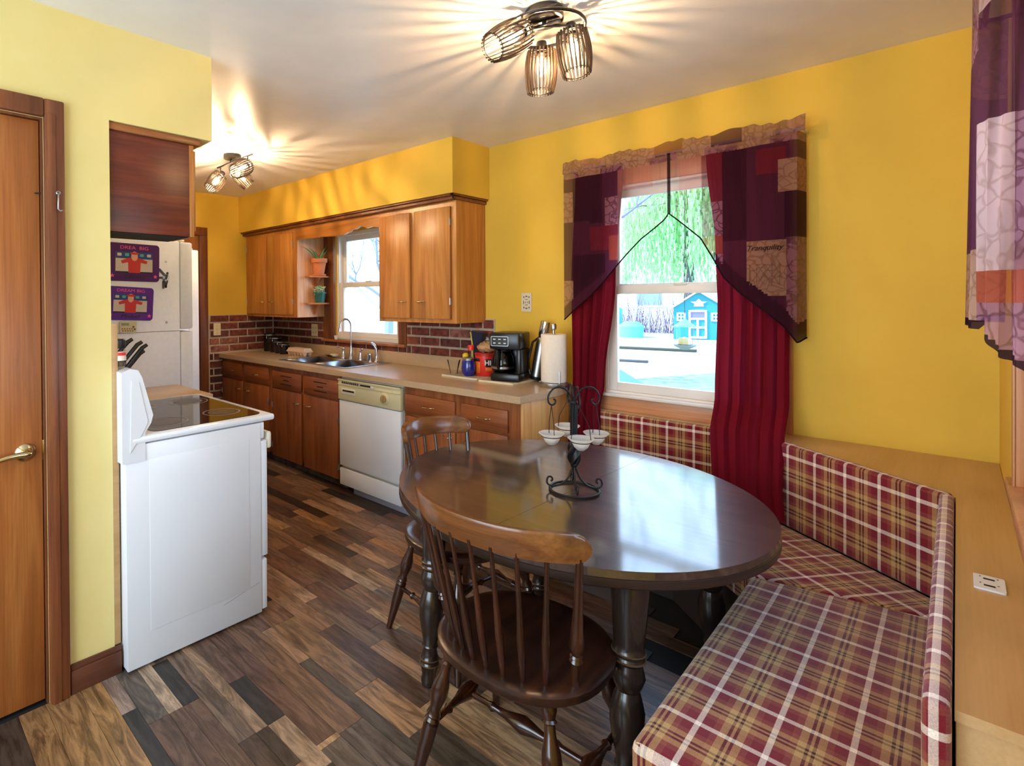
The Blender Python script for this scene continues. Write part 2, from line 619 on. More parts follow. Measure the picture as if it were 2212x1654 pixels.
M_drape = fabric('burgundy_drape', '#7c1a28', 0, .38)
V_black = fabric('sheer_dark_plum', '#3a1c28', .12, .45)
V_wine = fabric('sheer_wine', '#7a2a34', .34, .5)
V_plum = fabric('sheer_plum', '#54283a', .18, .5)
V_red = fabric('sheer_terracotta', '#a8463a', .36, .5)
V_tan = fabric('sheer_tan_lace', '#a87c66', .18, .45, noise='#90654f')
V_mauve = fabric('sheer_mauve', '#9a6470', .3, .5, noise='#6c3c4c')
V_clear = fabric('sheer_pale', '#e8b8b0', .86, .6)
V_rose = fabric('sheer_rose', '#e08a80', .66, .6)
V_hem = fabric('dark_hem', '#2c1820', .06, .3)
V_pale = fabric('sheer_pale_lace', '#c8a09a', .12, .45, noise='#b48c84')

# ------------------------------------------------------------------ room shell
H = 2.514
ZS = 2.148
struct('floor', MB().box((-3.75, -4.7, -.05), (1.85, .15, -.0045)), M_dark)
floor = bpy.data.objects['floor']
struct('ceiling', MB().box((-3.75, -4.7, H), (1.85, .15, H + .15)), M_ceil)
# back wall with two openings
bw = MB()
W1 = (-2.49, -1.62, 1.075, 2.07)
W2 = (.14, .965, .885, 2.10)
for a, b in (((-3.75, 0), (W1[0], H)), ((W1[1], 0), (W2[0], H)), ((W2[1], 0), (1.85, H))):
    bw.box((a[0], 0, -.05), (b[0], .13, H))
for W in (W1, W2):
    bw.box((W[0], 0, -.05), (W[1], .13, W[2])).box((W[0], 0, W[3]), (W[1], .13, H))
wall_back = struct('wall_back', bw, M_yel)
# left end wall with doorway
DL = (-1.62, -.83, 2.09)
lw = MB().box((-3.75, DL[1], -.05), (-3.59, .13, H)).box((-3.75, -4.7, -.05), (-3.59, DL[0], H)).box((-3.75, DL[0], DL[2]), (-3.59, DL[1], H))
wall_left = struct('wall_left', lw, M_yel)
struct('wall_rear', MB().box((-3.75, -2.6, -.05), (-.80, -2.4975, H)), M_yel2)
DW = (-3.52, -2.706, 2.106)
dw = MB().box((-.80, DW[1], -.05), (-.68, -2.487, H)).box((-.80, DW[0], DW[2]), (-.68, DW[1], H)).box((-.80, -4.7, -.05), (-.68, DW[0], H))
struct('wall_closet', dw, M_yel2)
# right wall with window
WR = (-2.75, -1.16, .98, 2.12)
rw = MB().box((1.72, WR[1], -.05), (1.85, .13, H)).box((1.72, -4.7, -.05), (1.85, WR[0], H)).box((1.72, WR[0], -.05), (1.85, WR[1], WR[2])).box((1.72, WR[0], WR[3]), (1.85, WR[1], H))
struct('wall_right', rw, M_yel)
struct('wall_front', MB().box((-.8, -4.8, -.05), (1.85, -4.7, H)), M_yel2)
# soffits
struct('soffit', MB().box((-3.59, -.405, ZS), (-.704, 0, H)), M_yel)
struct('soffit', MB().box((-3.59, -2.487, ZS), (-.68, -2.07, H)), M_yel2)
# crown strip under the sink-side soffit
cr = MB().box((-3.59, -.385, ZS - .012), (-.715, -.30, ZS), .002)
cr.box((-3.59, -.365, ZS - .035), (-.728, -.32, ZS - .012), .004)
cr.box((-.745, -.365, ZS - .035), (-.728, -.003, ZS - .012), .004).box((-.745, -.385, ZS - .012), (-.715, -.003, ZS), .002)
struct('trim_1', cr, M_trimwood)
# baseboard on closet wall
bb = MB().box((-.678, -2.64, 0), (-.663, -2.466, .085), .003).box((-.678, -2.64, .085), (-.668, -2.466, .108), .004)
struct('baseboard_left', bb, M_basewood)
struct('trim_2', MB().box((-.70, -2.487, .108), (-.68, -2.464, 1.36), .002), M_ply)

# floor planks
rnd = random.Random(4)
pal = ['#7d5f4d', '#6f5142', '#8a6a52', '#94735a', '#755a4c', '#a07e62', '#5f4a3e', '#6a564b', '#806557', '#a8886c']
pald = ['#3f3a36', '#463c35', '#37332f']
pall = ['#b5926f', '#c0a07c', '#ab8a70']
ucube = MB().box((-.5, -.5, -1), (.5, .5, 0)).build('plank', M_plank, floor)
pm = ucube.data
bpy.data.objects.remove(ucube)
nplank = [0]
def plank(x0, x1, y0, y1, c):
    o = bpy.data.objects.new('plank', pm)
    COL.objects.link(o)
    o.parent = floor
    o.location = ((x0 + x1) / 2, (y0 + y1) / 2, 0)
    o.scale = (x1 - x0 - .0016, y1 - y0 - .0012, .004)
    o.color = lin(c)
    nplank[0] += 1
rowsy = [-3.02, -2.92, -2.80, -2.72, -2.61, -2.54, -2.49, -2.42, -2.37, -2.31, -2.245, -2.20, -2.132, -2.05, -1.947, -1.895, -1.776, -1.68, -1.605, -1.52, -1.48, -1.385, -1.32, -1.24, -1.175, -1.10, -1.03, -.95, -.88, -.80, -.72, -.64, -.55]
D, G, T, L_ = '#3c3834', '#6f655d', '#94704f', '#b8966f'
fixed = {  # row start y -> list of (x0, x1, colour)
    -2.54: [(-.68, -.43, '#a08c82'), (-.43, -.06, D), (-.06, .25, '#6e5a4c')],
    -2.61: [(-.68, -.12, '#ab8459'), (-.12, .3, '#70594b')],
    -2.72: [(-.68, .1, '#a47e56'), (.1, .6, '#5c4c42')],
    -2.80: [(-.68, .0, '#9a7650'), (.0, .5, '#8a6d58')],
    -2.49: [(-.68, -.32, G), (-.32, .1, '#6b5244')],
    -2.42: [(-.66, -.32, '#bba58f'), (-.32, .1, '#6e5546')],
    -2.37: [(-.68, -.622, '#8e7b6d'), (-.622, -.32, D), (-.32, .17, '#6e5546')],
    -2.31: [(-.68, -.03, '#7f6a5a'), (-.03, .18, '#5b4a3e')],
    -2.245: [(-.68, -.03, '#a98d72'), (-.03, .17, '#4a4037')],
    -2.20: [(-.68, -.31, '#745a4e'), (-.31, -.03, D), (-.03, .24, '#ad9277')],
    -2.132: [(-.7, .155, '#6e5347'), (.155, .18, L_), (.18, .6, '#6a5f56')],
    -2.05: [(-.8, .17, '#7f6350'), (.17, .7, '#6a5f56')],
    -1.947: [(-.51, -.22, '#a3846a'), (-.22, .416, '#565049'), (.416, .9, '#8a705c')],
    -1.895: [(-.51, .06, '#8c7056'), (.06, .345, '#b08a66'), (.345, .7, '#5e5348')],
    -1.68: [(-.97, -.565, '#a98a70'), (-.565, -.1, '#7d6653')],
    -1.385: [(-1.05, -.415, '#b39c84'), (-.415, .1, '#7e7068')],
    -1.52: [(-.9, -.31, '#816852'), (-.31, -.11, '#c4a67c'), (-.11, .5, '#8a7a70')],
    -1.32: [(-1.63, -1.36, L_), (-1.36, -.6, '#7a5f4c')],
    -1.10: [(-1.57, -1.12, '#ab8256'), (-1.12, -.85, '#5d4636')],
    -1.03: [(-1.6, -1.34, '#3d2f28'), (-1.34, -.86, '#7c5a40'), (-.86, -.39, '#a97c4e')],
}
for i in range(len(rowsy) - 1):
    y0, y1 = rowsy[i], rowsy[i + 1]
    xmin = -.68 if y1 <= -2.45 else (-2.9 if y0 > -1.7 else -1.9)
    if y0 > -2.45 and y0 < -1.8: xmin = -.70
    xmax = 1.25 if y0 < -.95 else .6
    segs = list(fixed.get(y0, []))
    x = xmin
    if segs:
        for s in segs: plank(s[0], s[1], y0, y1, s[2])
        right = segs[-1][1]; left = segs[0][0]
    else:
        right = left = rnd.uniform(-1.2, -.2) if xmin < -1 else -.3
    while right < xmax:
        L0 = rnd.uniform(.3, .75)
        c = rnd.choice(pald if rnd.random() < .16 else (pall if rnd.random() < .2 else pal))
        plank(right, min(right + L0, 1.6), y0, y1, c); right += L0
    while left > xmin + .02:
        L0 = min(rnd.uniform(.32, .8), left - xmin)
        c = rnd.choice(pald if rnd.random() < .16 else (pall if rnd.random() < .14 else pal))
        plank(left - L0, left, y0, y1, c); left -= L0

# bricks: thin mortar bed standing on the wall, bricks proud of it
MOR = .010
def bricks(parent, along, a0, a1, z0, z1, fixed_c, pitch, n_dir, name='brick'):
    ub = MB().box((-.5, -.5, -.5), (.5, .5, .5), .06).build('brick', M_brick, None)
    me = ub.data
    bpy.data.objects.remove(ub)
    nrow = 0
    z = z1
    while z - pitch > z0 - .03:
        off = 0 if nrow % 2 else .105
        a = a1 + off
        while a > a0:
            e0, e1 = max(a - .205, a0), min(a, a1)
            if e1 - e0 > .03:
                o = bpy.data.objects.new(name, me)
                COL.objects.link(o)
                o.parent = parent
                h = pitch - .017
                mid = (e0 + e1) / 2
                zz = z - pitch / 2
                jit = rnd.uniform(-.0025, .0025)
                depth = .018
                c = rnd.choice(['#8a4638', '#7a3b31', '#6f342c', '#94523f', '#85453c', '#5c2c28', '#70403c', '#a26a5c'])
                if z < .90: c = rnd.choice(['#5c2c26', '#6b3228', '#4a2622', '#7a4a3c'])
                o.color = lin(c)
                if along == 'x':
                    o.location = (mid, fixed_c - MOR + jit, zz); o.scale = (e1 - e0 - .016, depth, h)
                else:
                    o.location = (fixed_c + MOR + jit, mid, zz); o.scale = (depth, e1 - e0 - .016, h)
            a -= .205
        z -= pitch
        nrow += 1
# mortar panels
MB().box((-3.59, -MOR, .92), (-2.66, 0, 1.302)).box((-2.66, -MOR, .92), (-1.53, 0, 1.062)).box((-1.53, -MOR, .92), (-.66, 0, 1.302)).build('mortar', M_mortar, wall_back)
MB().box((-3.59, -.75, 0), (-3.59 + MOR, -MOR, 1.302)).build('mortar', M_mortar, wall_left)
bricks(wall_back, 'x', -3.57, -2.66, .98, 1.302, 0, .0755, -1)
bricks(wall_back, 'x', -2.66, -1.53, 1.0, 1.062, 0, .0625, -1)
bricks(wall_back, 'x', -1.53, -.66, .98, 1.302, 0, .0755, -1)
bricks(wall_left, 'y', -.745, -.02, .92, 1.302, -3.59, .0755, 1)
bricks(wall_left, 'y', -.745, -.60, .30, .92 + .0015, -3.59, .0755, 1)

# ------------------------------------------------------------------ windows
def sash_window(root, x0, x1, z0, z1, zm, yo, fw=.04, jamb=.035):
    """double-hung white window; lower sash inside, upper outside; wall normal is -y"""
    MB().box((x0, yo, z0), (x0 + jamb, yo + .10, z1)).box((x1 - jamb, yo, z0), (x1, yo + .10, z1)) \
        .box((x0 + jamb, yo, z1 - jamb), (x1 - jamb, yo + .10, z1)).box((x0 + jamb, yo, z0), (x1 - jamb, yo + .10, z0 + jamb)).build('frame', M_vinyl, root)
    for (a, b, yy) in ((z0 + jamb, zm + .02, yo + .015), (zm - .02, z1 - jamb, yo + .052)):
        s = MB()
        xa, xb = x0 + jamb, x1 - jamb
        s.box((xa, yy, a), (xa + fw, yy + .032, b), .003).box((xb - fw, yy, a), (xb, yy + .032, b), .003)
        s.box((xa + fw, yy, a), (xb - fw, yy + .032, a + fw), .003).box((xa + fw, yy, b - fw), (xb - fw, yy + .032, b), .003)
        so = s.build('sash', M_vinyl, root)
        MB().box((xa + fw, yy + .014, a + fw), (xb - fw, yy + .018, b - fw)).build('pane', M_glass, so)
    MB().box(((x0 + x1) / 2 - .035, yo + .008, zm + .015), ((x0 + x1) / 2 + .035, yo + .03, zm + .03), .004).build('latch', M_whited, root)

w1 = sroot('window_1', (-2.05, 0, 1.07))
sash_window(w1, -2.49, -1.62, 1.075, 2.07, 1.585, .02, .045, .03)
MB().box((-2.665, -.018, 1.06), (-2.58, .0, 2.13), .002).box((-2.58, -.024, 1.075), (-2.49, .02, 2.13), .003).build('casing', M_trimwood, w1)
MB().box((-1.62, -.024, 1.075), (-1.53, .02, 2.13), .003).build('casing', M_trimwood, w1)
MB().box((-2.665, -.045, 1.052), (-1.53, .03, 1.075), .003).build('sill', M_trimwood_y, w1)

w2 = sroot('window_2', (.55, 0, .88))
sash_window(w2, .14, .965, .885, 2.10, 1.498, .0, .05, .012)
MB().box((.05, -.018, .885), (.14, 0, 2.21), .003).box((.965, -.018, .78), (1.06, 0, 2.21), .003).box((.14, -.018, 2.10), (.965, 0, 2.21), .003).build('casing', M_winwoodz, w2)
MB().box((.05, -.022, .785), (.965, 0, .868), .003).build('apron', M_winwood, w2)
MB().box((.05, -.045, .868), (.965, .02, .885), .004).build('sill', M_sill, w2)

w3 = sroot('window_3', (1.72, -1.95, .98))
m3 = MB()
m3.box((1.73, WR[0], WR[2]), (1.82, WR[0] + .05, WR[3])).box((1.73, WR[1] - .05, WR[2]), (1.82, WR[1], WR[3])).box((1.73, WR[0] + .05, WR[3] - .05), (1.82, WR[1] - .05, WR[3])).box((1.73, WR[0] + .05, WR[2]), (1.82, WR[1] - .05, WR[2] + .05)).box((1.74, WR[0] + .05, 1.53), (1.80, WR[1] - .05, 1.57))
m3.build('frame', M_vinyl, w3)
MB().box((1.765, WR[0] + .05, WR[2] + .05), (1.769, WR[1] - .05, 1.53)).build('pane', M_glass, w3)
MB().box((1.765, WR[0] + .05, 1.57), (1.769, WR[1] - .05, WR[3] - .05)).build('pane', M_glass, w3)
MB().box((1.703, WR[1], .93), (1.72, WR[1] + .09, 2.21), .003).box((1.698, WR[1], .95), (1.703, WR[1] + .035, 2.21), .002).box((1.703, WR[0] - .09, .93), (1.72, WR[0], 2.21), .003).box((1.703, WR[0], WR[3]), (1.72, WR[1], 2.21), .003).build('casing', M_winwoodz, w3)
MB().box((1.69, WR[0] - .1, .955), (1.73, WR[1] + .1, .98), .004).box((1.704, WR[0] - .09, .86), (1.72, WR[1] + .09, .955), .003).build('sill', M_winwoodz, w3)

# ------------------------------------------------------------------ doors
d2 = sroot('door_2', (-3.59, -1.2, 0))
MB().box((-3.61, -.832, 0), (-3.575, -.75, 2.09), .004).box((-3.61, -1.70, 2.09), (-3.575, -.75, 2.17), .004).box((-3.61, -1.70, 0), (-3.575, -1.62, 2.09), .004).build('casing', M_trimwood, d2)
MB().box((-3.66, -1.62, 0), (-3.62, -.832, 2.09)).build('door_leaf', M_doorwood, d2)

d1 = sroot('door_1', (-.69, -3.1, 0))
MB().box((-.68, -2.706, 0), (-.655, -2.643, 2.172), .006).box((-.655, -2.700, 0), (-.650, -2.672, 2.12), .003).box((-.68, -3.58, 2.106), (-.655, -2.706, 2.172), .006).box((-.68, -3.58, 0), (-.655, -3.52, 2.106), .006).build('casing', M_trimwood, d1, ang=25)
MB().box((-.80, -2.7135, 0), (-.681, -2.7055, 2.114)).box((-.80, -3.52, 2.098), (-.681, -2.7135, 2.1065)).build('jamb', M_trimwood, d1)
MB().box((-.735, -3.51, .012), (-.694, -2.716, 2.096), .002).build('door_leaf', M_doorwood, d1)
MB().box((-.80, -3.52, .0), (-.74, -2.706, 2.106)).build('door_stop', M_trimwood, d1)
h = MB()
h.lathe([(.030, 0), (.032, .004), (.028, .010), (.014, .016), (.012, .04)], (-.694, -2.768, .915), 24, (1, 0, 0))
h.build('handle_plate', M_nickel, d1)
h = MB()
pts = [(-.655, -2.768 - t, .915 + .006 * math.sin(t * 30) - t * .12) for t in [i * .012 for i in range(12)]]
h.tube([(-.66, -2.76, .915)] + pts, [.011, .012] + [.011 - i * .0003 for i in range(11)], 10)
h.build('lever_handle', M_nickel, d1)
MB().box((-.6945, -2.716, .88), (-.690, -2.711, .95), .001).build('strike_plate', M_nickel, d1)
hk = MB()
hk.tube([(-.650, -2.667, 1.838), (-.645, -2.667, 1.83), (-.643, -2.668, 1.80), (-.645, -2.668, 1.78), (-.645, -2.662, 1.774), (-.645, -2.655, 1.777)], .0025, 6)
hk.tube([(-.645 + 0, -2.667 + .006 * math.cos(a), 1.838 + .006 * math.sin(a)) for a in [i * PI / 5 for i in range(10)]], .002, 6, closed=True)
hk.build('hook', M_steel, d1)
MB().tube([(-.694, -2.73, 1.836), (-.686, -2.722, 1.836), (-.683, -2.715, 1.836)], .0025, 6).build('hook_eye', M_iron, d1)

# ------------------------------------------------------------------ handles
def pull(c, w_=.085, axis='x', out=(0, -1, 0), parent=None, name='handle', m=None):
    c = Vector(c); o = Vector(out)
    a = Vector((1, 0, 0)) if axis == 'x' else (Vector((0, 1, 0)) if axis == 'y' else Vector((0, 0, 1)))
    b = MB()
    pts = []; rr = []
    for i in range(11):
        t = -1 + 2 * i / 10
        pts.append(c + a * t * w_ / 2 + o * (.022 * (1 - t ** 4) + .001))
        rr.append(.0035 + .003 * math.exp(-((abs(t) - .72) / .18) ** 2))
    b.tube(pts, rr, 8)
    b.ball(c + a * w_ / 2 + o * .002, .006, 8).ball(c - a * w_ / 2 + o * .002, .006, 8)
    return b.build(name, m or M_nickel, parent)

def hinge(c, parent):
    x, y, z = c
    return MB().box((x - .006, y - .006, z - .022), (x + .006, y + .004, z + .022), .002).lathe([(.004, -.024), (.004, .024)], (x, y - .006, z), 8).build('hinge', M_steel, parent)

# ------------------------------------------------------------------ base cabinets
YF = -.61
def face_box(x0, x1, z0=.10, z1=.872, bottom=True, root=None, m=None, frames=()):
    b = MB()
    b.box((x0, YF + .02, z0), (x0 + .018, -.012, z1)).box((x1 - .018, YF + .02, z0), (x1, -.012, z1)).box((x0 + .018, YF + .02, z0), (x1 - .018, -.012, z0 + .018)).box((x0 + .018, -.03, z0 + .018), (x1 - .018, -.012, z1))
    for f in frames: b.box((f[0], YF, f[2]), (f[1], YF + .02, f[3]))
    return b.build('carcass', m or M_cabd, root)

def front(x0, x1, z0, z1, root, name, m, t=.016):
    b = MB().box((x0, YF - t, z0), (x1, YF, z1), .003)
    return b.build(name, m, root)

# left unit: two drawers above two doors
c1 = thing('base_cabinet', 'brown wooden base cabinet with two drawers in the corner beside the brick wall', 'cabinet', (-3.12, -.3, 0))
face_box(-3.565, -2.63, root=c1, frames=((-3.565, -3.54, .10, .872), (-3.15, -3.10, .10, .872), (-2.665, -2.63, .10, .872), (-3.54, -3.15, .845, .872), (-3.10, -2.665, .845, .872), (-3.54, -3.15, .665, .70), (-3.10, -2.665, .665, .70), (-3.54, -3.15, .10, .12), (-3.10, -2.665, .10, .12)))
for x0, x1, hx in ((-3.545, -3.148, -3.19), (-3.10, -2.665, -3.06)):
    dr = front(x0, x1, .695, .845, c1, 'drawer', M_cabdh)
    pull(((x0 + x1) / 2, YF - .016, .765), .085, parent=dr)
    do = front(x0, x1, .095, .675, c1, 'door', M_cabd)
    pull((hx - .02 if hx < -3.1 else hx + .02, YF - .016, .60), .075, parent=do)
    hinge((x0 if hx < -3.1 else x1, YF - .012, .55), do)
# sink unit
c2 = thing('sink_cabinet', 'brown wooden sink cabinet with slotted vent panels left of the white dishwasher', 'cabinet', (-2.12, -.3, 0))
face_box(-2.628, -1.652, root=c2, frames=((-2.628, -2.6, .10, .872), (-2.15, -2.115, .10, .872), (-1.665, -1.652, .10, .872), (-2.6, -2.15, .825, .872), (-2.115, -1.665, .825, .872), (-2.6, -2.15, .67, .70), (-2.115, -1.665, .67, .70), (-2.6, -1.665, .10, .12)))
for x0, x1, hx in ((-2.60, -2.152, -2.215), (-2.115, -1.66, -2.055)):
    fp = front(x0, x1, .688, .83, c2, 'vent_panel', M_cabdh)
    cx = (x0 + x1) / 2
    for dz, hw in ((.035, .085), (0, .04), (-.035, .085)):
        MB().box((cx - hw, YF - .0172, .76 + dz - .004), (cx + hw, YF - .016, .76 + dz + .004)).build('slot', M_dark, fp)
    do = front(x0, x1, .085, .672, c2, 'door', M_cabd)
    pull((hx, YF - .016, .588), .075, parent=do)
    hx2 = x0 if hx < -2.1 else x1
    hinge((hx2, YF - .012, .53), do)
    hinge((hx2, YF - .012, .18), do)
MB().box((-3.565, -.545, 0), (-2.63, -.53, .10)).build('toe_kick', M_dirt, c1)
MB().box((-2.628, -.545, 0), (-1.652, -.53, .10)).build('toe_kick', M_dirt, c2)
# dishwasher
dwr = thing('dishwasher', 'white built-in dishwasher with cream control panel and round dial', 'dishwasher', (-1.31, -.3, 0))
MB().box((-1.643, -.60, .05), (-.978, -.05, .862), .003).build('body', M_whited, dwr)
p = MB().box((-1.645, -.636, .70), (-.972, -.60, .855), .006)
p.box((-1.645, -.641, .842), (-.972, -.636, .855), .002).box((-1.645, -.641, .812), (-.972, -.636, .818), .002)
pc = p.build('control_panel', M_cream, dwr)
for i in range(9): MB().box((-1.595 + i * .022, -.6395, .823), (-1.582 + i * .022, -.636, .838), .001).build('button', M_black, pc)
MB().box((-1.385, -.6385, .824), (-1.27, -.636, .836), .001).build('display', M_black, pc)
MB().box((-1.265, -.646, .822), (-1.235, -.636, .838), .002).build('slide_switch', M_whited, pc)
MB().box((-1.60, -.640, .745), (-1.435, -.636, .79), .002).build('latch_recess', M_whited, pc)
MB().box((-1.585, -.6405, .765), (-1.45, -.640, .778)).build('recess_shadow_gap', M_dark, pc)
MB().lathe([(.042, 0), (.042, .004), (.036, .008), (.034, .012)], (-1.125, -.636, .765), 28, (0, -1, 0)).build('dial_ring', M_cream, pc)
kn = MB().lathe([(.028, .012), (.027, .02)], (-1.125, -.636, .765), 24, (0, -1, 0))
kn.box((-1.131, -.666, .742), (-1.119, -.656, .788), .003)
kn.build('dial', mat('tan_dial', '#a98a52', .4), pc)
MB().box((-1.638, -.630, .205), (-.978, -.60, .695), .004).build('door_panel', M_white, dwr)
MB().box((-1.638, -.630, .06), (-.978, -.60, .185), .004).build('lower_panel', M_white, dwr)
MB().box((-1.53, -.585, .0), (-.905, -.57, .052), .002).build('toe_plate', mat('grey_toe_plate', '#9a9aa4', .4), dwr)
# drawer unit at the right
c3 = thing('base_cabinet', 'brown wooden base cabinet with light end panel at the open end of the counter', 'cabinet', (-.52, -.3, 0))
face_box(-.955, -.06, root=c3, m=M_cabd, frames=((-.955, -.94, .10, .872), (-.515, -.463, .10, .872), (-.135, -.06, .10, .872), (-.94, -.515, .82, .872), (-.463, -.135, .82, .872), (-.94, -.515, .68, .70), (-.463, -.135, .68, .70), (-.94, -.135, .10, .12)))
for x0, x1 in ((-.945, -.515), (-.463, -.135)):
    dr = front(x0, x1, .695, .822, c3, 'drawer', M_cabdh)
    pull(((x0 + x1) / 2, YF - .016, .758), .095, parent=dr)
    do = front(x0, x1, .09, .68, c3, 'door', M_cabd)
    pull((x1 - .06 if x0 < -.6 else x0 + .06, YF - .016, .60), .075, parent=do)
MB().box((-.06, -.61, .0), (-.045, -.012, .872), .002).build('end_panel', M_end, c3)
MB().box((-.955, -.545, 0), (-.06, -.53, .10)).build('toe_kick', M_dirt, c3)

# ------------------------------------------------------------------ countertop
SK = (-2.60, -1.69, -.535, -.06)
ct = thing('countertop', 'long beige speckled laminate countertop running under the sink window', 'countertop', (-1.8, -.3, .874))
b = MB()
Z0, Z1 = .874, .914
def slab(poly): b.prism(poly, Z0, Z1)
e = .012
b.box((-3.578, -.645, Z0), (SK[0] + e, -.012, Z1)).box((SK[0] + e, -.645, Z0), (SK[1] - e, SK[2] + e, Z1)).box((SK[0] + e, SK[3] - e, Z0), (SK[1] - e, -.012, Z1)).box((SK[1] - e, -.645, Z0), (-.12, -.012, Z1))
b.prism([(-.12, -.645), (-.055, -.645), (-.045, -.635), (-.022, -.28), (-.045, -.012), (-.12, -.012)], Z0, Z1)
b.build('worktop', M_counter, ct, smooth=False)
MB().box((-3.30, -.034, .914), (-.70, -.012, 1.012), .003).build('backsplash', M_counter, ct)

# sink
sk = thing('kitchen_sink', 'stainless steel double bowl sink set into the beige counter below the window', 'sink', (-2.14, -.3, .914))
xm0, xm1 = -2.16, -2.12
rim = MB()
rx0, rx1, ry0, ry1 = SK[0] - .015, SK[1] + .015, SK[2] - .012, SK[3] + .01
by0, by1 = SK[2] + .03, SK[3] - .085
zt = .918
for a, c in (((rx0, ry0), (rx1, by0)), ((rx0, by1), (rx1, ry1)), ((rx0, by0), (SK[0] + .03, by1)), ((SK[1] - .03, by0), (rx1, by1)), ((xm0, by0), (xm1, by1))):
    rim.box((a[0], a[1], .9145), (c[0], c[1], zt))
rim.build('rim', M_steel, sk, smooth=False)
for x0, x1 in ((SK[0] + .03, xm0), (xm1, SK[1] - .03)):
    bo = MB()
    bo.grid([[(x0, by0, zt), (x1, by0, zt)], [(x0 + .02, by0 + .02, .74), (x1 - .02, by0 + .02, .74)], [(x0 + .02, by1 - .02, .74), (x1 - .02, by1 - .02, .74)], [(x0, by1, zt), (x1, by1, zt)]])
    bo.add([(x0, by0, zt), (x0 + .02, by0 + .02, .74), (x0 + .02, by1 - .02, .74), (x0, by1, zt)], [(0, 1, 2, 3)])
    bo.add([(x1, by0, zt), (x1 - .02, by0 + .02, .74), (x1 - .02, by1 - .02, .74), (x1, by1, zt)], [(3, 2, 1, 0)])
    bo.build('bowl', M_steel, sk, thick=.002)
    MB().lathe([(.04, 0), (.036, .003), (.0001, .001)], ((x0 + x1) / 2, (by0 + by1) / 2, .741), 18).build('drain', M_chrome, sk)
# dish rack-like ridged sponge ledge not needed; faucet set
fa = thing('faucet', 'tall chrome gooseneck faucet standing at the back of the sink', 'faucet', (-2.16, -.085, .918))
b = MB().lathe([(.027, 0), (.026, .006), (.017, .03), (.013, .07), (.011, .12)], (-2.16, -.085, .918), 16)
b.tube(catm([(-2.16, -.085, 1.02), (-2.16, -.085, 1.20), (-2.162, -.093, 1.245), (-2.168, -.115, 1.27), (-2.178, -.145, 1.272), (-2.188, -.17, 1.25), (-2.193, -.182, 1.20)], 4), .009, 12).tube([(-2.1925, -.181, 1.21), (-2.194, -.183, 1.19), (-2.195, -.184, 1.165)], [.010, .013, .014], 12)
b.build('spout', M_chrome, fa)
for x, lab in ((-2.27, -1), (-2.03, 1)):
    hd = MB().lathe([(.024, 0), (.023, .008), (.015, .04), (.012, .075), (.014, .085), (.008, .095)], (x, -.085, .918), 14)
    hd.tube([(x - .02 * lab * 0, -.085, 1.005), (x + lab * .03, -.10, 1.018), (x + lab * .06, -.11, 1.012)], [.008, .006, .007], 8)
    hd.build('tap_handle', M_chrome, fa)
tag(MB().lathe([(.022, 0), (.021, .05), (.023, .055), (.020, .065), (.001, .066)], (-1.905, -.085, .918), 16).build('soap_dispenser', M_chrome), 'short chrome cylinder cap on the sink ledge beside the side sprayer', 'dispenser')
sp = thing('side_sprayer', 'chrome pull-out side sprayer at the end of the faucet row', 'sprayer', (-1.82, -.085, .918))
MB().lathe([(.024, 0), (.02, .01), (.014, .03), (.012, .05)], (-1.82, -.085, .918), 14).build('holder', M_chrome, sp)
MB().tube([(-1.82, -.085, .96), (-1.822, -.088, 1.03), (-1.835, -.10, 1.06), (-1.86, -.115, 1.075)], [.011, .013, .014, .013], 10).build('spray_head', M_chrome, sp)
so = thing('soap_dish', 'clear oval dish with a pale soap bar behind the sink bowl', 'dish', (-2.40, -.10, .918))
MB().lathe([(.03, 0), (.055, .012), (.06, .02), (.057, .02), (.03, .004)], (-2.43, -.10, .918), 20, None, 0, 1.3, .7).build('tray', M_cglass, so)
tag(MB().box((-2.43, -.125, .925), (-2.34, -.075, .95), .012).build('soap_bar', M_board), 'pale yellow soap bar on the clear dish behind the sink', 'soap')

# ------------------------------------------------------------------ upper cabinets
YU = -.305
def upper(root, x0, x1, z0, z1, doors, m, hz=1.428):
    b = MB()
    b.box((x0, YU, z0), (x0 + .016, -.002, z1)).box((x1 - .016, YU, z0), (x1, -.002, z1)).box((x0 + .016, YU, z0), (x1 - .016, -.002, z0 + .018)).box((x0 + .016, YU, z1 - .018), (x1 - .016, -.002, z1)).box((x0 + .016, -.014, z0 + .018), (x1 - .016, -.002, z1 - .018))
    b.box((x0, YU - .02, z0), (x0 + .03, YU, z1)).box((x1 - .045, YU - .02, z0), (x1, YU, z1)).box((x0 + .03, YU - .02, z1 - .045), (x1 - .045, YU, z1)).box((x0 + .03, YU - .02, z0), (x1 - .045, YU, z0 + .03))
    mx = (doors[0][1] + doors[1][0]) / 2
    b.box((mx - .03, YU - .02, z0 + .03), (mx + .03, YU, z1 - .045))
    b.build('carcass', m, root, smooth=False)
    for i, (a, c) in enumerate(doors):
        d = MB().box((a, YU - .036, 1.308), (c, YU - .0205, 2.075), .003).build('door', m, root)
        pull((c - .075 if i == 0 else a + .07, YU - .036, hz), .075, parent=d)
        hx = a if i == 0 else c
        hinge((hx, YU - .03, 1.43), d); hinge((hx, YU - .03, 1.97), d)
u1 = thing('wall_cabinet', 'orange-brown wooden wall cabinet in the corner with the plant shelf on its side', 'cabinet', (-3.12, -.15, 1.283))
upper(u1, -3.585, -2.66, 1.283, 2.118, ((-3.55, -3.178), (-3.135, -2.70)), M_cab)
u2 = thing('wall_cabinet', 'orange-brown wooden wall cabinet with light side above the coffee maker', 'cabinet', (-1.12, -.15, 1.279))
upper(u2, -1.515, -.742, 1.279, 2.118, ((-1.492, -1.168), (-1.126, -.788)), M_cab)
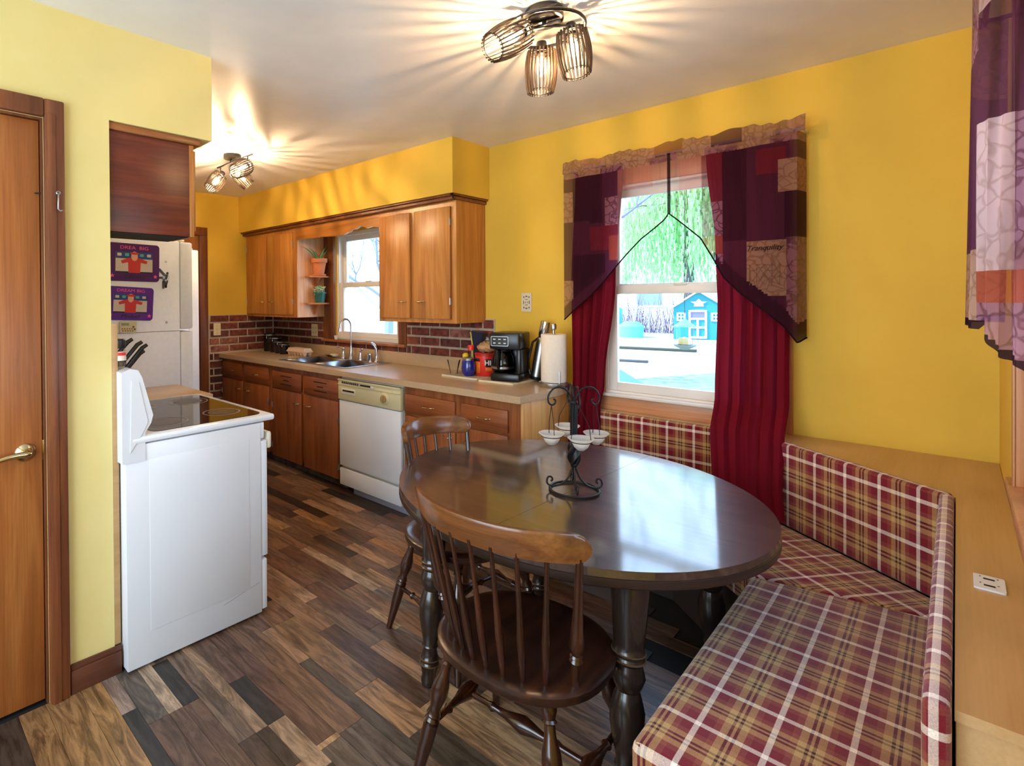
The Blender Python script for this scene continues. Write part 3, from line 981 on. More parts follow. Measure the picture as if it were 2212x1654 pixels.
# scalloped valance board
vb = []
x0, x1 = -2.66, -1.515
top = 2.118
low = [(-2.66, 2.00), (-2.5, 2.0), (-2.25, 1.995), (-2.05, 1.985), (-1.95, 1.985), (-1.90, 2.0), (-1.87, 2.0), (-1.84, 2.02), (-1.79, 2.018), (-1.75, 2.035), (-1.70, 2.03), (-1.66, 2.012), (-1.6, 2.02), (-1.515, 2.005)]
vpoly = [(x0, top), (x1, top)] + list(reversed(low))
tag(MB().prism(vpoly, 0, .018, Matrix(((1, 0, 0, 0), (0, 0, 1, -.325), (0, 1, 0, 0), (0, 0, 0, 1)))).build('valance_board', M_cabh), 'scalloped wooden valance board bridging the two wall cabinets over the sink window', 'board')

# plant shelf on the side of the left cabinet
ps = thing('corner_shelf', 'light wooden two-tier plant shelf fixed to the side of the corner wall cabinet', 'shelf', (-2.65, -.15, 1.283))
MS = Matrix(((0, 0, 1, -2.659), (1, 0, 0, 0), (0, 1, 0, 0), (0, 0, 0, 1)))
poly = [(-.318, 1.285), (-.012, 1.285), (-.012, 2.05), (-.05, 2.05), (-.07, 2.045), (-.082, 2.075), (-.10, 2.045), (-.14, 2.05), (-.17, 2.065), (-.20, 2.04), (-.215, 2.062), (-.23, 2.03), (-.28, 2.015), (-.318, 2.01)]
MB().prism(poly, 0, .012, MS).build('back_board', wood('pale_shelf_wood', '#c98a5a', '#dba474', '#e6b488', 'z', .4), ps)
M_shelfw = wood('red_shelf_wood', '#a8603a', '#bd7448', '#cc8858', 'x', .4)
for z, y0, y1, dx in ((1.655, -.255, .0, .15), (1.405, -.262, -.01, .15)):
    xe = -2.647 + dx
    b = MB().prism([(-2.647, y0 + .03), (-2.62, y0), (xe - .05, y0), (xe, (y0 + y1) / 2), (xe - .05, y1 - .02), (-2.647, y1 - .02)], z, z + .014)
    s = b.build('shelf_board', M_shelfw, ps)
    MB().prism([(0, 0), (.09, 0), (.06, -.03), (.015, -.09), (0, -.1)], -.007, .007, Matrix(((1, 0, 0, -2.647), (0, 0, 1, (y0 + y1) / 2), (0, 1, 0, z), (0, 0, 0, 1)))).build('bracket', M_shelfw, s)
# aloe in terracotta pot
pt = thing('potted_aloe', 'spiky aloe in a terracotta pot on the upper plant shelf', 'plant', (-2.57, -.13, 1.669))
MB().lathe([(.05, 0), (.064, .004), (.066, .018), (.06, .018), (.048, .006)], (-2.57, -.13, 1.669), 24).build('saucer', M_terra, pt)
MB().lathe([(.045, .012), (.066, .125), (.076, .125), (.078, .163), (.07, .163), (.066, .145), (.0001, .14)], (-2.57, -.13, 1.669), 28).build('pot', M_terra, pt)
for k, (ax, L0, bend) in enumerate([(-1.7, .19, .75), (-1.2, .13, .35), (0.2, .15, .5), (1.5, .18, .5), (2.4, .10, .2), (3.3, .12, .5), (1.9, .18, .25), (-2.0, .14, .3)]):
    p = []; r = []
    for i in range(7):
        t = i / 6
        rr = L0 * t * math.sin(bend + t * .5)
        p.append((-2.57 + math.cos(ax) * rr * .5, -.13 + math.sin(ax) * rr * 1.1, 1.80 + L0 * t * math.cos(bend * t)))
        r.append(.011 * (1 - t) + .0012)
    MB().tube(p, r, 6).build('leaf', M_leaf, pt)
p2 = thing('potted_succulent', 'pale rosette succulent in a dark green pot on the lower plant shelf', 'plant', (-2.575, -.12, 1.419))
MB().lathe([(.042, 0), (.055, .085), (.062, .086), (.062, .1), (.055, .1), (.052, .085), (.0001, .08)], (-2.575, -.12, 1.419), 24).build('pot', M_greenpot, p2)
for k in range(16):
    a = k * 2.4; rr = .012 + .0028 * k
    c = Vector((-2.575 + math.cos(a) * rr, -.12 + math.sin(a) * rr, 1.550 + .018 * math.sin(k * 1.9) - rr * .2))
    b = MB()
    for q in range(6):
        aa = q * PI / 3
        b.lathe([(.001, 0), (.006, .008), (.005, .016), (.0005, .022)], c, 6, (math.cos(aa) * .8, math.sin(aa) * .8, .7))
    b.lathe([(.004, -.045), (.004, 0)], c, 6)
    b.build('rosette', M_succ, p2)

# small cup on sink window sill
tag(MB().lathe([(.014, 0), (.018, .035), (.017, .035), (.0001, .03)], (-2.46, -.022, 1.0755), 12).build('votive_cup', M_sill), 'tiny white cup on the corner of the sink window sill', 'cup')

# ------------------------------------------------------------------ outlets, switch plates
M_ivory = mat('ivory_plastic', '#d8c79c', .35)
def plate(name, label, c, right, w_=.072, h_=.118, outlet=True, m=None):
    r = thing(name, label, 'outlet' if outlet else 'switch plate', c)
    F = frame(c, right, (0, 0, 1))
    pl = MB().prism(rrect(w_, h_, .006), 0, .006, F).build('plate', m or M_ivory, r)
    return r, F
r, F = plate('wall_outlet', 'ivory wall outlet on the brick left of the sink window', (-2.80, -.021, 1.15), (1, 0, 0), .10)
for dx in (-.022, .022):
    for dz in (-.022, .022):
        MB().prism([(dx - .008 + a, dz + b_) for a, b_ in ((0, -.006), (.003, -.006), (.003, .006), (0, .006))], .006, .0068, F).build('slot', M_ink, r)
        MB().prism([(dx + .005 + a, dz + b_) for a, b_ in ((0, -.006), (.003, -.006), (.003, .006), (0, .006))], .006, .0068, F).build('slot', M_ink, r)
r, F = plate('light_switch', 'ivory toggle switch on the brick beside the wooden door frame', (-3.569, -.665, 1.158), (0, 1, 0), .075, .12, False)
MB().prism(rrect(.01, .026, .002), .006, .014, F).build('toggle', M_board, r)
for dz in (-.035, .035): MB().prism(rrect(.005, .005, .002), .006, .0075, F @ Matrix.Translation((0, dz, 0))).build('screw', M_dark, r)
r, F = plate('decorative_switch_plate', 'ornate cut-out switch plate on the yellow wall above the coffee maker', (-.403, -.001, 1.42), (1, 0, 0), .078, .125, False, M_board)
M_orn = mat('dark_ornament', '#5a4a3c', .6)
for (x, z, a, b_) in ((0, .04, .012, .008), (-.02, .035, .006, .01), (.02, .035, .006, .01), (0, -.04, .012, .008), (-.02, -.035, .006, .01), (.02, -.035, .006, .01), (-.022, 0, .004, .022), (.022, 0, .004, .022), (0, .018, .015, .004), (0, -.018, .015, .004), (-.008, 0, .003, .01), (.008, 0, .003, .01)):
    MB().prism([(x - a / 2 * 1.3, z - b_ / 2), (x + a / 2 * 1.3, z - b_ / 2), (x + a / 2, z + b_ / 2), (x - a / 2, z + b_ / 2)], .006, .0075, F).build('cutout', M_orn, r)

# ------------------------------------------------------------------ counter items
Zc = .914
cans = []
for i, (x, y, rr, hh, lb) in enumerate(((-3.43, -.15, .062, .19, 'tallest black glossy canister with clamp lid in the counter corner'), (-3.285, -.17, .058, .16, 'second tallest black canister with clamp lid in the row of four'), (-3.15, -.20, .052, .125, 'third black canister with clamp lid in the row of four'), (-3.035, -.22, .05, .105, 'shortest black canister with clamp lid beside the egg carton'))):
    c = thing('canister', lb, 'canister', (x, y, Zc), 0, 'black clamp-lid canisters')
    MB().lathe([(rr * .94, 0), (rr, .006), (rr, hh * .84), (rr * .95, hh * .86)], (x, y, Zc), 24).build('jar', M_ceramic, c)
    MB().lathe([(rr * 1.02, hh * .86), (rr * 1.04, hh * .885), (rr * 1.02, hh * .91)], (x, y, Zc), 24).build('band', M_steel, c)
    MB().lathe([(rr * .98, hh * .91), (rr * .98, hh * .96), (rr * .6, hh), (.0001, hh * 1.01)], (x, y, Zc), 24).build('lid', M_ceramic, c)
    MB().tube([(x + .6 * rr, y - .85 * rr, Zc + hh * .95), (x + .65 * rr, y - .95 * rr, Zc + hh * .85), (x + .62 * rr, y - .9 * rr, Zc + hh * .7), (x + .52 * rr, y - .95 * rr, Zc + hh * .78)], .0022, 6).build('clamp', M_chrome, c)
eg = thing('egg_carton', 'tan pulp egg carton lying on the counter beside the black canisters', 'carton', (-2.80, -.20, Zc))
MB().prism([(-.15, -.055), (.15, -.055), (.15, .055), (-.15, .055)], .035, .040, Matrix.Translation((-2.80, -.20, Zc))).build('rim', M_carton, eg)
b = MB()
for i in range(6):
    for j in range(2):
        b.lathe([(.012, 0), (.022, .015), (.025, .036)], (-2.80 - .125 + .05 * i, -.20 - .027 + .054 * j, Zc + .0005), 10)
b.build('cups', M_carton, eg)
lid = MB()
a0 = [(-.148, -.053), (.148, -.053), (.148, .053), (-.148, .053)]
a1 = [(-.130, -.040), (.130, -.040), (.130, .040), (-.130, .040)]
vs = [(-2.80 + x, -.20 + y, Zc + .041) for x, y in a0] + [(-2.80 + x, -.20 + y, Zc + .072) for x, y in a1]
lid.add(vs, [(0, 1, 5, 4), (1, 2, 6, 5), (2, 3, 7, 6), (3, 0, 4, 7), (4, 5, 6, 7)])
lid.build('lid', M_carton, eg)

def board(name, label, poly, parent=None):
    r = thing(name, label, 'cutting board', (poly[0][0], poly[0][1], Zc))
    MB().prism(poly, Zc + .0005, Zc + .012).build('slab', M_board, r)
    MB().prism([(x * .98 + .02 * poly[0][0], y * .98 + .02 * poly[0][1]) for x, y in poly], Zc + .012, Zc + .0125).build('surface', mottled('worn_board_face', '#b0a58e', '#a89c84', .5, 30, 0), r)
    return r
board('cutting_board', 'cream cutting board under the drinking glass and the coffee can', [(-.885, -.32), (-.60, -.335), (-.575, -.325), (-.56, -.10), (-.86, -.09)])
board('cutting_board', 'cream cutting board under the black coffee maker', [(-.540, -.355), (-.29, -.34), (-.285, -.08), (-.545, -.09)])
Zb = Zc + .0127
gl = MB().lathe([(.026, 0), (.030, .03), (.046, .095), (.044, .095), (.028, .03), (.024, .006), (.0001, .006)], (-.838, -.245, Zb), 20)
tag(gl.build('drinking_glass', M_cglass), 'empty clear tapered drinking glass on the cream cutting board', 'glass')
tb = thing('tumbler', 'cobalt blue stemless metal tumbler in front of the red coffee can', 'tumbler', (-.70, -.255, Zb))
MB().lathe([(.030, 0), (.044, .02), (.049, .05), (.045, .09), (.040, .105)], (-.70, -.255, Zb), 24).build('body', M_blue, tb)
MB().lathe([(.040, .105), (.041, .118), (.037, .122), (.0001, .118)], (-.70, -.255, Zb), 24).build('rim', M_steel, tb)
jb = thing('spice_bottle', 'clear shaker bottle with a red cap behind the blue tumbler', 'bottle', (-.735, -.185, Zb))
MB().lathe([(.024, 0), (.026, .01), (.026, .10), (.02, .12), (.018, .165)], (-.735, -.185, Zb), 16).build('body', M_cglass, jb)
MB().lathe([(.021, .0), (.021, .10)], (-.735, -.185, Zb + .006), 16).build('contents', mat('brown_spice', '#8a4a22', .8), jb)
MB().lathe([(.021, .165), (.022, .195), (.019, .20)], (-.735, -.185, Zb), 16).build('cap', M_red, jb)
yb = thing('yellow_bottle', 'small yellow-capped container behind the drinking glass', 'bottle', (-.795, -.165, Zb))
MB().lathe([(.022, 0), (.022, .10)], (-.795, -.165, Zb), 14).build('body', mat('brown_label', '#a8542c', .6), yb)
MB().lathe([(.02, .10), (.024, .105), (.024, .13), (.012, .14)], (-.795, -.165, Zb), 14).build('cap', mat('yellow_plastic', '#e0c02c', .5), yb)
cc = thing('coffee_can', 'large red plastic coffee can with orange label beside the coffee maker', 'can', (-.625, -.155, Zb))
MB().lathe([(.072, 0), (.076, .006), (.076, .135), (.070, .14)], (-.625, -.155, Zb), 32).build('body', M_red, cc)
MB().lathe([(.079, .136), (.080, .150), (.076, .154), (.0001, .153)], (-.625, -.155, Zb), 32).build('lid', mat('dark_red_lid', '#a81c14', .35), cc)
def arc_label(c, r, a0, a1, z0, z1, m, name, par):
    rows = [[(c[0] + r * math.cos(a0 + (a1 - a0) * i / 8), c[1] + r * math.sin(a0 + (a1 - a0) * i / 8), z) for i in range(9)] for z in (z0, z1)]
    return MB().grid(rows).build(name, m, par, thick=.0006)
CC = (-.625, -.155)
arc_label(CC, .0768, R(-128), R(-88), Zb + .02, Zb + .095, M_orange, 'orange_label', cc)
arc_label(CC, .0768, R(-128), R(-88), Zb + .10, Zb + .12, M_ink, 'dark_label', cc)
arc_label(CC, .0768, R(-58), R(-8), Zb + .065, Zb + .115, M_ink, 'dark_label', cc)
arc_label(CC, .0768, R(-58), R(-18), Zb + .035, Zb + .06, M_orange, 'orange_label', cc)
aa = R(-47)
text('HI', .045, M_sill, cc, frame((CC[0] + .0785 * math.cos(aa), CC[1] + .0785 * math.sin(aa), Zb + .09), (-math.sin(aa), math.cos(aa), 0), (0, 0, 1)), bold=.001)
bg = thing('snack_bag', 'crumpled clear bag of nuts resting on the red coffee can', 'bag', (-.625, -.155, Zb + .155))
b = MB()
rows = []
for i in range(9):
    t = i / 8; rr = .062 * math.sin(PI * min(1, t * .9 + .12)) ** .7
    rows.append([(-.625 + rr * math.cos(a) * (1.1 + .12 * math.sin(3 * a + i)), -.155 + rr * math.sin(a) * .8, Zb + .157 + t * .075 + .006 * math.sin(4 * a + 2 * i)) for a in [k * 2 * PI / 16 for k in range(17)]])
b.grid(rows)
M_nuts = mottled('nuts_in_bag', '#c8a070', '#8a6a58', .35, 90, .3)
b.build('bag_body', M_nuts, bg)
MB().box((-.635, -.16, Zb + .22), (-.60, -.15, Zb + .265), .003, rz=.4).build('bag_neck', glass_mat('film', '#dcdcd4', .3, .1), bg)
nb = thing('navy_pouch', 'dark navy and yellow pouch standing behind the red coffee can', 'pouch', (-.76, -.11, Zb))
MB().prism([(-.035, 0), (.035, 0), (.04, .20), (.055, .285), (-.055, .29), (-.04, .20)], -.02, .02, frame((-.745, -.09, Zb), (1, 0, 0), (0, 0, 1))).build('body', mat('navy_foil', '#101a38', .3), nb)
MB().prism([(-.036, .05), (-.022, .06), (-.030, .2), (-.045, .285), (-.054, .287), (-.04, .2)], .0205, .022, frame((-.745, -.09, Zb), (1, 0, 0), (0, 0, 1))).build('yellow_stripe', mat('yellow_foil', '#d8c04c', .4), nb)
# coffee maker
cm = thing('coffee_maker', 'black drip coffee maker with glass carafe on the cream board', 'coffee maker', (-.42, -.2, Zb), 0)
rzc = 0.25
cmr = lambda x, y, z: (Matrix.Translation((-.40, -.205, Zb)) @ Matrix.Rotation(rzc, 4, 'Z')) @ Vector((x, y, z))
MC = Matrix.Translation((-.40, -.205, Zb)) @ Matrix.Rotation(rzc, 4, 'Z')
b = MB().box((-.09, -.12, 0), (.10, .10, .05), .012, M=MC).box((-.095, .02, .05), (.10, .10, .20), .008, M=MC).box((-.095, -.12, .20), (.10, .10, .305), .012, M=MC).box((.075, -.10, .05), (.10, .03, .20), .004, M=MC)
b.build('housing', M_black, cm)
MP = MC @ frame((-.025, -.1205, .252), (1, 0, 0), (0, 0, 1))
MB().prism(rrect(.115, .062, .008), 0, .001, MP).build('control_bezel', M_steel, cm)
MB().prism(rrect(.108, .055, .007), .001, .002, MP).build('control_panel', M_black, cm)
for i in range(3):
    for j in range(2):
        MB().prism(rrect(.016, .006, .002), .002, .0028, MP @ Matrix.Translation((-.034 + i * .034, -.012 + j * .024, 0))).build('button', M_sill, cm)
cf = MB().lathe([(.060, .0), (.068, .01), (.072, .04), (.068, .09), (.052, .125), (.050, .132)], (-.43, -.245, Zb + .052), 28)
ca = cf.build('carafe', glass_mat('smoked_glass', '#6a655c', .35, .04), cm)
MB().lathe([(.0725, .022), (.0735, .036)], (-.43, -.245, Zb + .052), 28).build('steel_band', M_steel, ca)
MB().lathe([(.052, .132), (.054, .142), (.02, .146), (.0001, .146)], (-.43, -.245, Zb + .052), 24).build('lid', M_black, ca)
MB().tube([(-.415, -.295, Zb + .19), (-.408, -.335, Zb + .188), (-.402, -.345, Zb + .16), (-.404, -.338, Zb + .10), (-.41, -.318, Zb + .08)], .009, 8).build('handle', M_black, ca)
# thermos leaning against the wall
th = thing('thermos', 'tall brushed steel thermos flask leaning beside the paper towels', 'flask', (-.29, -.08, Zc))
p0 = Vector((-.277, -.095, Zc + .014)); p1 = Vector((-.215, -.075, Zc + .385)); ax = (p1 - p0).normalized()
MB().lathe([(.038, 0), (.040, .004), (.040, .02)], p0, 24, ax).build('base', M_black, th)
MB().lathe([(.040, .02), (.040, .22), (.036, .25), (.030, .27)], p0, 24, ax).build('body', M_steel, th)
MB().lathe([(.031, .27), (.032, .275), (.031, .285)], p0, 20, ax).build('collar', M_black, th)
MB().lathe([(.034, .285), (.036, .29), (.034, .375), (.028, .38), (.0001, .381)], p0, 24, ax).build('cup_lid', M_chrome, th)
MB().tube([p0 + ax * .27 + Vector((-.03, -.005, 0)), p0 + ax * .24 + Vector((-.065, -.01, 0)), p0 + ax * .10 + Vector((-.075, -.012, 0)), p0 + ax * .03 + Vector((-.045, -.008, 0))], .008, 8).build('handle', M_black, th)
# paper towels
pw = thing('paper_towel_holder', 'steel paper towel holder standing at the end of the counter', 'towel holder', (-.10, -.20, Zc))
MB().lathe([(.085, 0), (.088, .004), (.088, .024), (.082, .028), (.0001, .028)], (-.095, -.195, Zc), 32).build('base', M_steel, pw)
MB().lathe([(.008, .028), (.008, .34), (.016, .345), (.018, .365), (.014, .378), (.0001, .38)], (-.095, -.195, Zc), 16).build('post', M_steel, pw)
MB().tube([(-.03, -.245, Zc + .027), (-.03, -.245, Zc + .10)], .004, 8).build('side_arm', M_steel, pw)
pr = MB().lathe([(.073, 0), (.075, .003), (.075, .282), (.073, .285), (.02, .285)], (-.095, -.195, Zc + .030), 36)
pr.box((-.173, -.21, Zc + .034), (-.165, -.195, Zc + .31), .003)
tag(pr.build('paper_towel_roll', M_paper), 'full white paper towel roll on the steel holder', 'paper towels')

# ------------------------------------------------------------------ stove
SX0, SX1 = -1.40, -.625
SYB, SYF = -2.47, -1.875
st = thing('stove', 'white electric stove with black glass cooktop backing onto the yellow closet wall', 'stove', (-1.0, -2.17, 0))
body = MB().box((SX0, SYB + .012, .012), (SX1, SYF, .885), .004)
body.box((SX0 + .03, SYB + .04, 0), (SX1 - .04, SYF - .05, .012))
body.build('body', M_white, st)
MB().box((SX1, SYB + .10, .14), (SX1 + .0015, SYF - .06, .82), .001).build('side_emboss', M_white, st)
# cooktop slab with raised edge
top = MB().box((SX0 - .008, SYB + .03, .889), (SX1 + .008, SYF + .07, .918), .010)
top.build('cooktop_frame', M_white, st)
MB().prism(rrect(SX1 - SX0 - .055, .50, .045, 6), .918, .9205, Matrix.Translation(((SX0 + SX1) / 2, SYB + .375, 0))).build('glass_top', mat('black_glass', '#0c0d12', .06, spec=.7), st)
M_ring = mat('burner_ring', '#6a6a70', .3)
M_scorch = mottled('scorched_burner', '#4a423c', '#26242a', .3, 30, 0)
for cx, cy, rr in ((-.80, -2.24, .095), (-.82, -1.97, .085), (-1.20, -2.22, .085), (-1.20, -1.97, .10)):
    MB().lathe([(rr, 0), (rr, .0006), (rr - .006, .0006), (rr - .006, 0)], (cx, cy, .9206), 40, cap=False).build('burner_ring', M_ring, st)
    MB().lathe([(rr * .72, 0), (rr * .72, .0004), (.0001, .0004)], (cx, cy, .9206), 32).build('burner_disc', M_scorch if cy < -2.1 else M_black, st)
# console: sloped profile extruded along x
prof = [(SYB, .82), (SYB + .085, .82), (SYB + .085, .93), (SYB + .108, .965), (SYB + .116, .995), (SYB + .075, 1.15), (SYB + .06, 1.178), (SYB + .03, 1.185), (SYB, 1.172)]
MX = Matrix(((0, 0, 1, 0), (1, 0, 0, 0), (0, 1, 0, 0), (0, 0, 0, 1)))
MB().prism(prof, SX0, SX1 + .004, MX).build('console', M_white, st, ang=50)
MB().prism([(SYB + .028, .86), (SYB + .075, .93), (SYB + .095, .97), (SYB + .062, 1.13), (SYB + .035, 1.14)], SX1 + .004, SX1 + .007, MX).build('console_end_cap', M_white, st)
for i, x in enumerate((-.74, -.82, -1.22, -1.30)):
    MB().lathe([(.024, 0), (.023, .018), (.018, .022), (.0001, .022)], (x, SYB + .100, 1.055), 20, (0, 1, .25)).build('knob', M_chrome if i == 0 else M_black, st)
MB().box((-1.15, SYB + .098, 1.02), (-.89, SYB + .110, 1.08), .003).build('clock_panel', M_black, st)
# front: oven door, handle, drawer
MB().box((SX0 + .01, SYF, .265), (SX1 - .004, SYF + .035, .80), .006).build('oven_door', M_white, st)
MB().box((SX0 + .01, SYF, .81), (SX1 - .004, SYF + .02, .885), .004).build('front_rail', M_white, st)
MB().box((SX0 + .02, SYF + .035, .755), (SX1 - .006, SYF + .062, .835), .012).build('oven_handle', M_whited, st)
MB().box((SX0 + .01, SYF, .02), (SX1 - .004, SYF + .030, .25), .006).build('storage_drawer', M_white, st)
# scuff on side
MB().tube([(SX1 + .0005, -2.06, .118), (SX1 + .0005, -1.98, .135), (SX1 + .0005, -1.89, .155)], .0009, 4).build('scuff_line', mat('grey_scuff', '#8a8a92', .6), st)

# ------------------------------------------------------------------ cabinet above stove
oc = thing('wall_cabinet', 'dark red stained cabinet hanging above the stove beside the closet wall', 'cabinet', (-.82, -2.3, 1.72))
MB().box((-.93, -2.495, 1.722), (-.70, -2.165, 2.117), .001).build('carcass', M_stain, oc)
MB().box((-.93, -2.165, 1.722), (-.70, -2.145, 2.117), .001).build('front_frame', M_cab, oc)
MB().box((-.915, -2.145, 1.75), (-.72, -2.128, 2.10), .003).build('door', M_cab, oc)
MB().box((-.94, -2.495, 2.118), (-.69, -2.118, 2.147), .005).build('top_moulding', M_trimwood_y, oc)
MB().box((-.925, -2.49, 1.7185), (-.705, -2.17, 1.7215)).build('underside_panel', M_dark, oc)
# small counter between stove and fridge
sc2 = thing('base_cabinet', 'narrow base cabinet with beige top between the stove and the refrigerator', 'cabinet', (-1.67, -2.2, 0))
MB().box((-1.93, -2.49, .0), (-1.415, -1.85, .875)).build('carcass', M_cabd, sc2)
MB().box((-1.90, -1.85, .12), (-1.44, -1.834, .68), .003).build('door', M_cabd, sc2)
MB().box((-1.90, -1.85, .70), (-1.44, -1.834, .85), .003).build('drawer', M_cabdh, sc2)
MB().box((-1.935, -2.495, .876), (-1.412, -1.73, .905), .004).build('worktop', M_counter, sc2)

# refrigerator
fr = thing('refrigerator', 'white top-freezer refrigerator covered with purple picture frames and magnets', 'refrigerator', (-2.32, -2.1, 0))
MB().box((-2.69, -2.48, .03), (-1.94, -1.70, 1.838), .010).build('body', M_fridge, fr)
MB().box((-2.69, -1.70, 1.262), (-1.94, -1.615, 1.832), .012).build('freezer_door', M_fridge, fr)
MB().box((-2.69, -1.70, .06), (-1.94, -1.615, 1.245), .012).build('refrigerator_door', M_fridge, fr)
MB().box((-1.9395, -2.47, 1.250), (-1.9388, -1.70, 1.254)).build('seam', mat('seam_grey', '#7c828a', .5), fr)
MB().box((-2.66, -1.615, 1.30), (-2.63, -1.575, 1.70), .008).build('handle', M_whited, fr)
MB().box((-2.66, -1.615, .80), (-2.63, -1.575, 1.20), .008).build('handle', M_whited, fr)
for y, z in ((-1.79, 1.70), (-1.79, 1.31)):
    MB().lathe([(.008, 0), (.006, .003), (.0001, .004)], (-1.9395, y, z), 10, (1, 0, 0)).build('screw', M_steel, fr)
MB().box((-2.06, -1.72, 1.838), (-1.96, -1.66, 1.850), .003).build('hinge_cover', M_whited, fr)
fz = thing('upright_freezer', 'pale grey-white upright freezer standing beyond the refrigerator by the wooden door', 'freezer', (-3.0, -1.8, 0))
MB().box((-3.30, -2.48, .03), (-2.72, -1.31, 1.86), .010).build('body', M_fridge, fz)
MB().box((-3.30, -1.31, .06), (-2.72, -1.225, 1.86), .012).build('door', M_fridge, fz)
MB().box((-2.80, -1.33, 1.86), (-2.73, -1.27, 1.873), .003).build('hinge_cover', M_whited, fz)
# fridge decorations on plane x = -1.939
FX = -1.9385
def fr_plane(y, z, roll=0): return frame((FX, y, z), (0, math.cos(roll), math.sin(roll)), (0, -math.sin(roll), math.cos(roll)))
def picture(name, label, y, z, w_, h_, roll, m, title, who, tcol):
    r = thing(name, label, 'picture frame', (FX, y, z))
    F = fr_plane(y, z, roll)
    MB().prism(rrect(w_, h_, .02), 0, .006, F).build('foam_frame', m, r)
    pw_, ph = w_ * .72, h_ * .55
    P = F @ Matrix.Translation((0, .0, 0))
    MB().prism(rrect(pw_, ph, .003), .006, .0068, P).build('photograph', M_photo, r)
    MB().prism([(-pw_ / 2, ph * .18), (pw_ / 2, ph * .18), (pw_ / 2, ph / 2), (-pw_ / 2, ph / 2)], .0068, .0072, P).build('blue_banner', M_navy, r)
    for k in range(5):
        MB().prism(rrect(pw_ * .11, ph * .14, .003), .0072, .0075, P @ Matrix.Translation((-pw_ * .4 + k * pw_ * .2, ph * .36, 0))).build('paper_note', M_teal if k % 2 else M_photo, r)
    MB().prism([(-pw_ / 2, -ph * .5), (pw_ / 2, -ph * .5), (pw_ / 2, -ph * .44), (-pw_ / 2, -ph * .44)], .0068, .0072, P).build('dark_strip', M_ink, r)
    g = [(-.16, -.5), (.16, -.5), (.17, .0), (.33, -.05), (.36, .08), (.18, .2), (.05, .24), (-.05, .24), (-.18, .2), (-.36, .06), (-.33, -.07), (-.17, .0)]
    MB().prism([(a * pw_, b_ * ph) for a, b_ in g], .0072, .0078, P).build('red_gown', M_gownred, r)
    MB().prism([(.022 * w_ / .2 * math.cos(a) * .6, ph * .30 + .022 * w_ / .2 * math.sin(a) * .9) for a in [k * PI / 6 for k in range(12)]], .0078, .0082, P).build('face', M_skin, r)
    MB().prism([(-.02, ph * .38), (.02, ph * .38), (.026, ph * .45), (0, ph * .5), (-.026, ph * .45)], .0082, .0086, P).build('cap', M_gownred, r)
    text(title, h_ * .125, tcol, r, F @ Matrix.Translation((0, h_ * .385, .0065)), sx=1.25)
    text(who, h_ * .16, M_ink, r, F @ Matrix.Translation((0, -h_ * .385, .0065)), sx=1.4, shear=.2)
    for sx_ in (-1, 1):
        star = [((.014 if k % 2 == 0 else .006) * math.sin(k * PI / 5), (.014 if k % 2 == 0 else .006) * math.cos(k * PI / 5)) for k in range(10)]
        MB().prism(star, .006, .008, F @ Matrix.Translation((sx_ * w_ * .42, -h_ * .36, 0))).build('star', M_pink, r)
    return r
picture('picture_frame', 'dark purple foam frame with a red gown photo, upper one on the refrigerator side', -1.985, 1.685, .30, .232, R(-1), M_plum, 'DREA  BIG', 'Olivia', M_pink)
picture('picture_frame', 'brighter purple foam frame with a red gown photo, lower one above the timer', -2.01, 1.432, .27, .205, R(-3), M_purple, 'DREAM BIG', 'Mabel', M_pink)
tm = thing('kitchen_timer', 'small cream digital kitchen timer stuck below the picture frames', 'timer', (FX, -2.028, 1.288))
F = fr_plane(-2.028, 1.288, R(-2))
MB().prism(rrect(.095, .07, .008), 0, .016, F).build('case', M_cream, tm)
MB().prism(rrect(.045, .016, .002), .016, .017, F @ Matrix.Translation((-.018, .018, 0))).build('display', mat('lcd', '#8a9478', .4), tm)
for i in range(5):
    for j in range(2): MB().prism(rrect(.008, .006, .002), .016, .018, F @ Matrix.Translation((-.034 + .014 * i + .004 * j, -.010 - .012 * j, 0))).build('button', M_orn, tm)
for i in range(2): MB().lathe([(.006, 0), (.005, .004), (.0001, .005)], F @ Vector((.03 + .008 * i, .002 - .014 * i, .016)), 10, (1, 0, 0)).build('dial_button', M_orn, tm)
ky = thing('key_bunch', 'bunch of dark keys and tags hanging on the refrigerator side', 'keys', (FX, -1.80, 1.60))
MK = mat('dark_key_metal', '#4a4e56', .35, .6)
for (dy, dz, ang, L0, wd) in ((-.018, .03, .75, .06, .016), (.012, .008, -.25, .05, .014), (-.03, -.005, 1.57, .04, .014), (0, -.04, .25, .06, .014), (.010, -.045, -.3, .05, .010), (-.01, -.05, .0, .05, .012)):
    F = fr_plane(-1.80 + dy, 1.60 + dz, ang)
    MB().prism(rrect(wd, L0, wd * .4), .001, .005, F).build('key', MK, ky)
MB().tube([(FX + .008, -1.795 + .02 * math.cos(a), 1.597 + .02 * math.sin(a)) for a in [k * PI / 8 for k in range(16)]], .0014, 6, closed=True).build('ring', M_steel, ky)

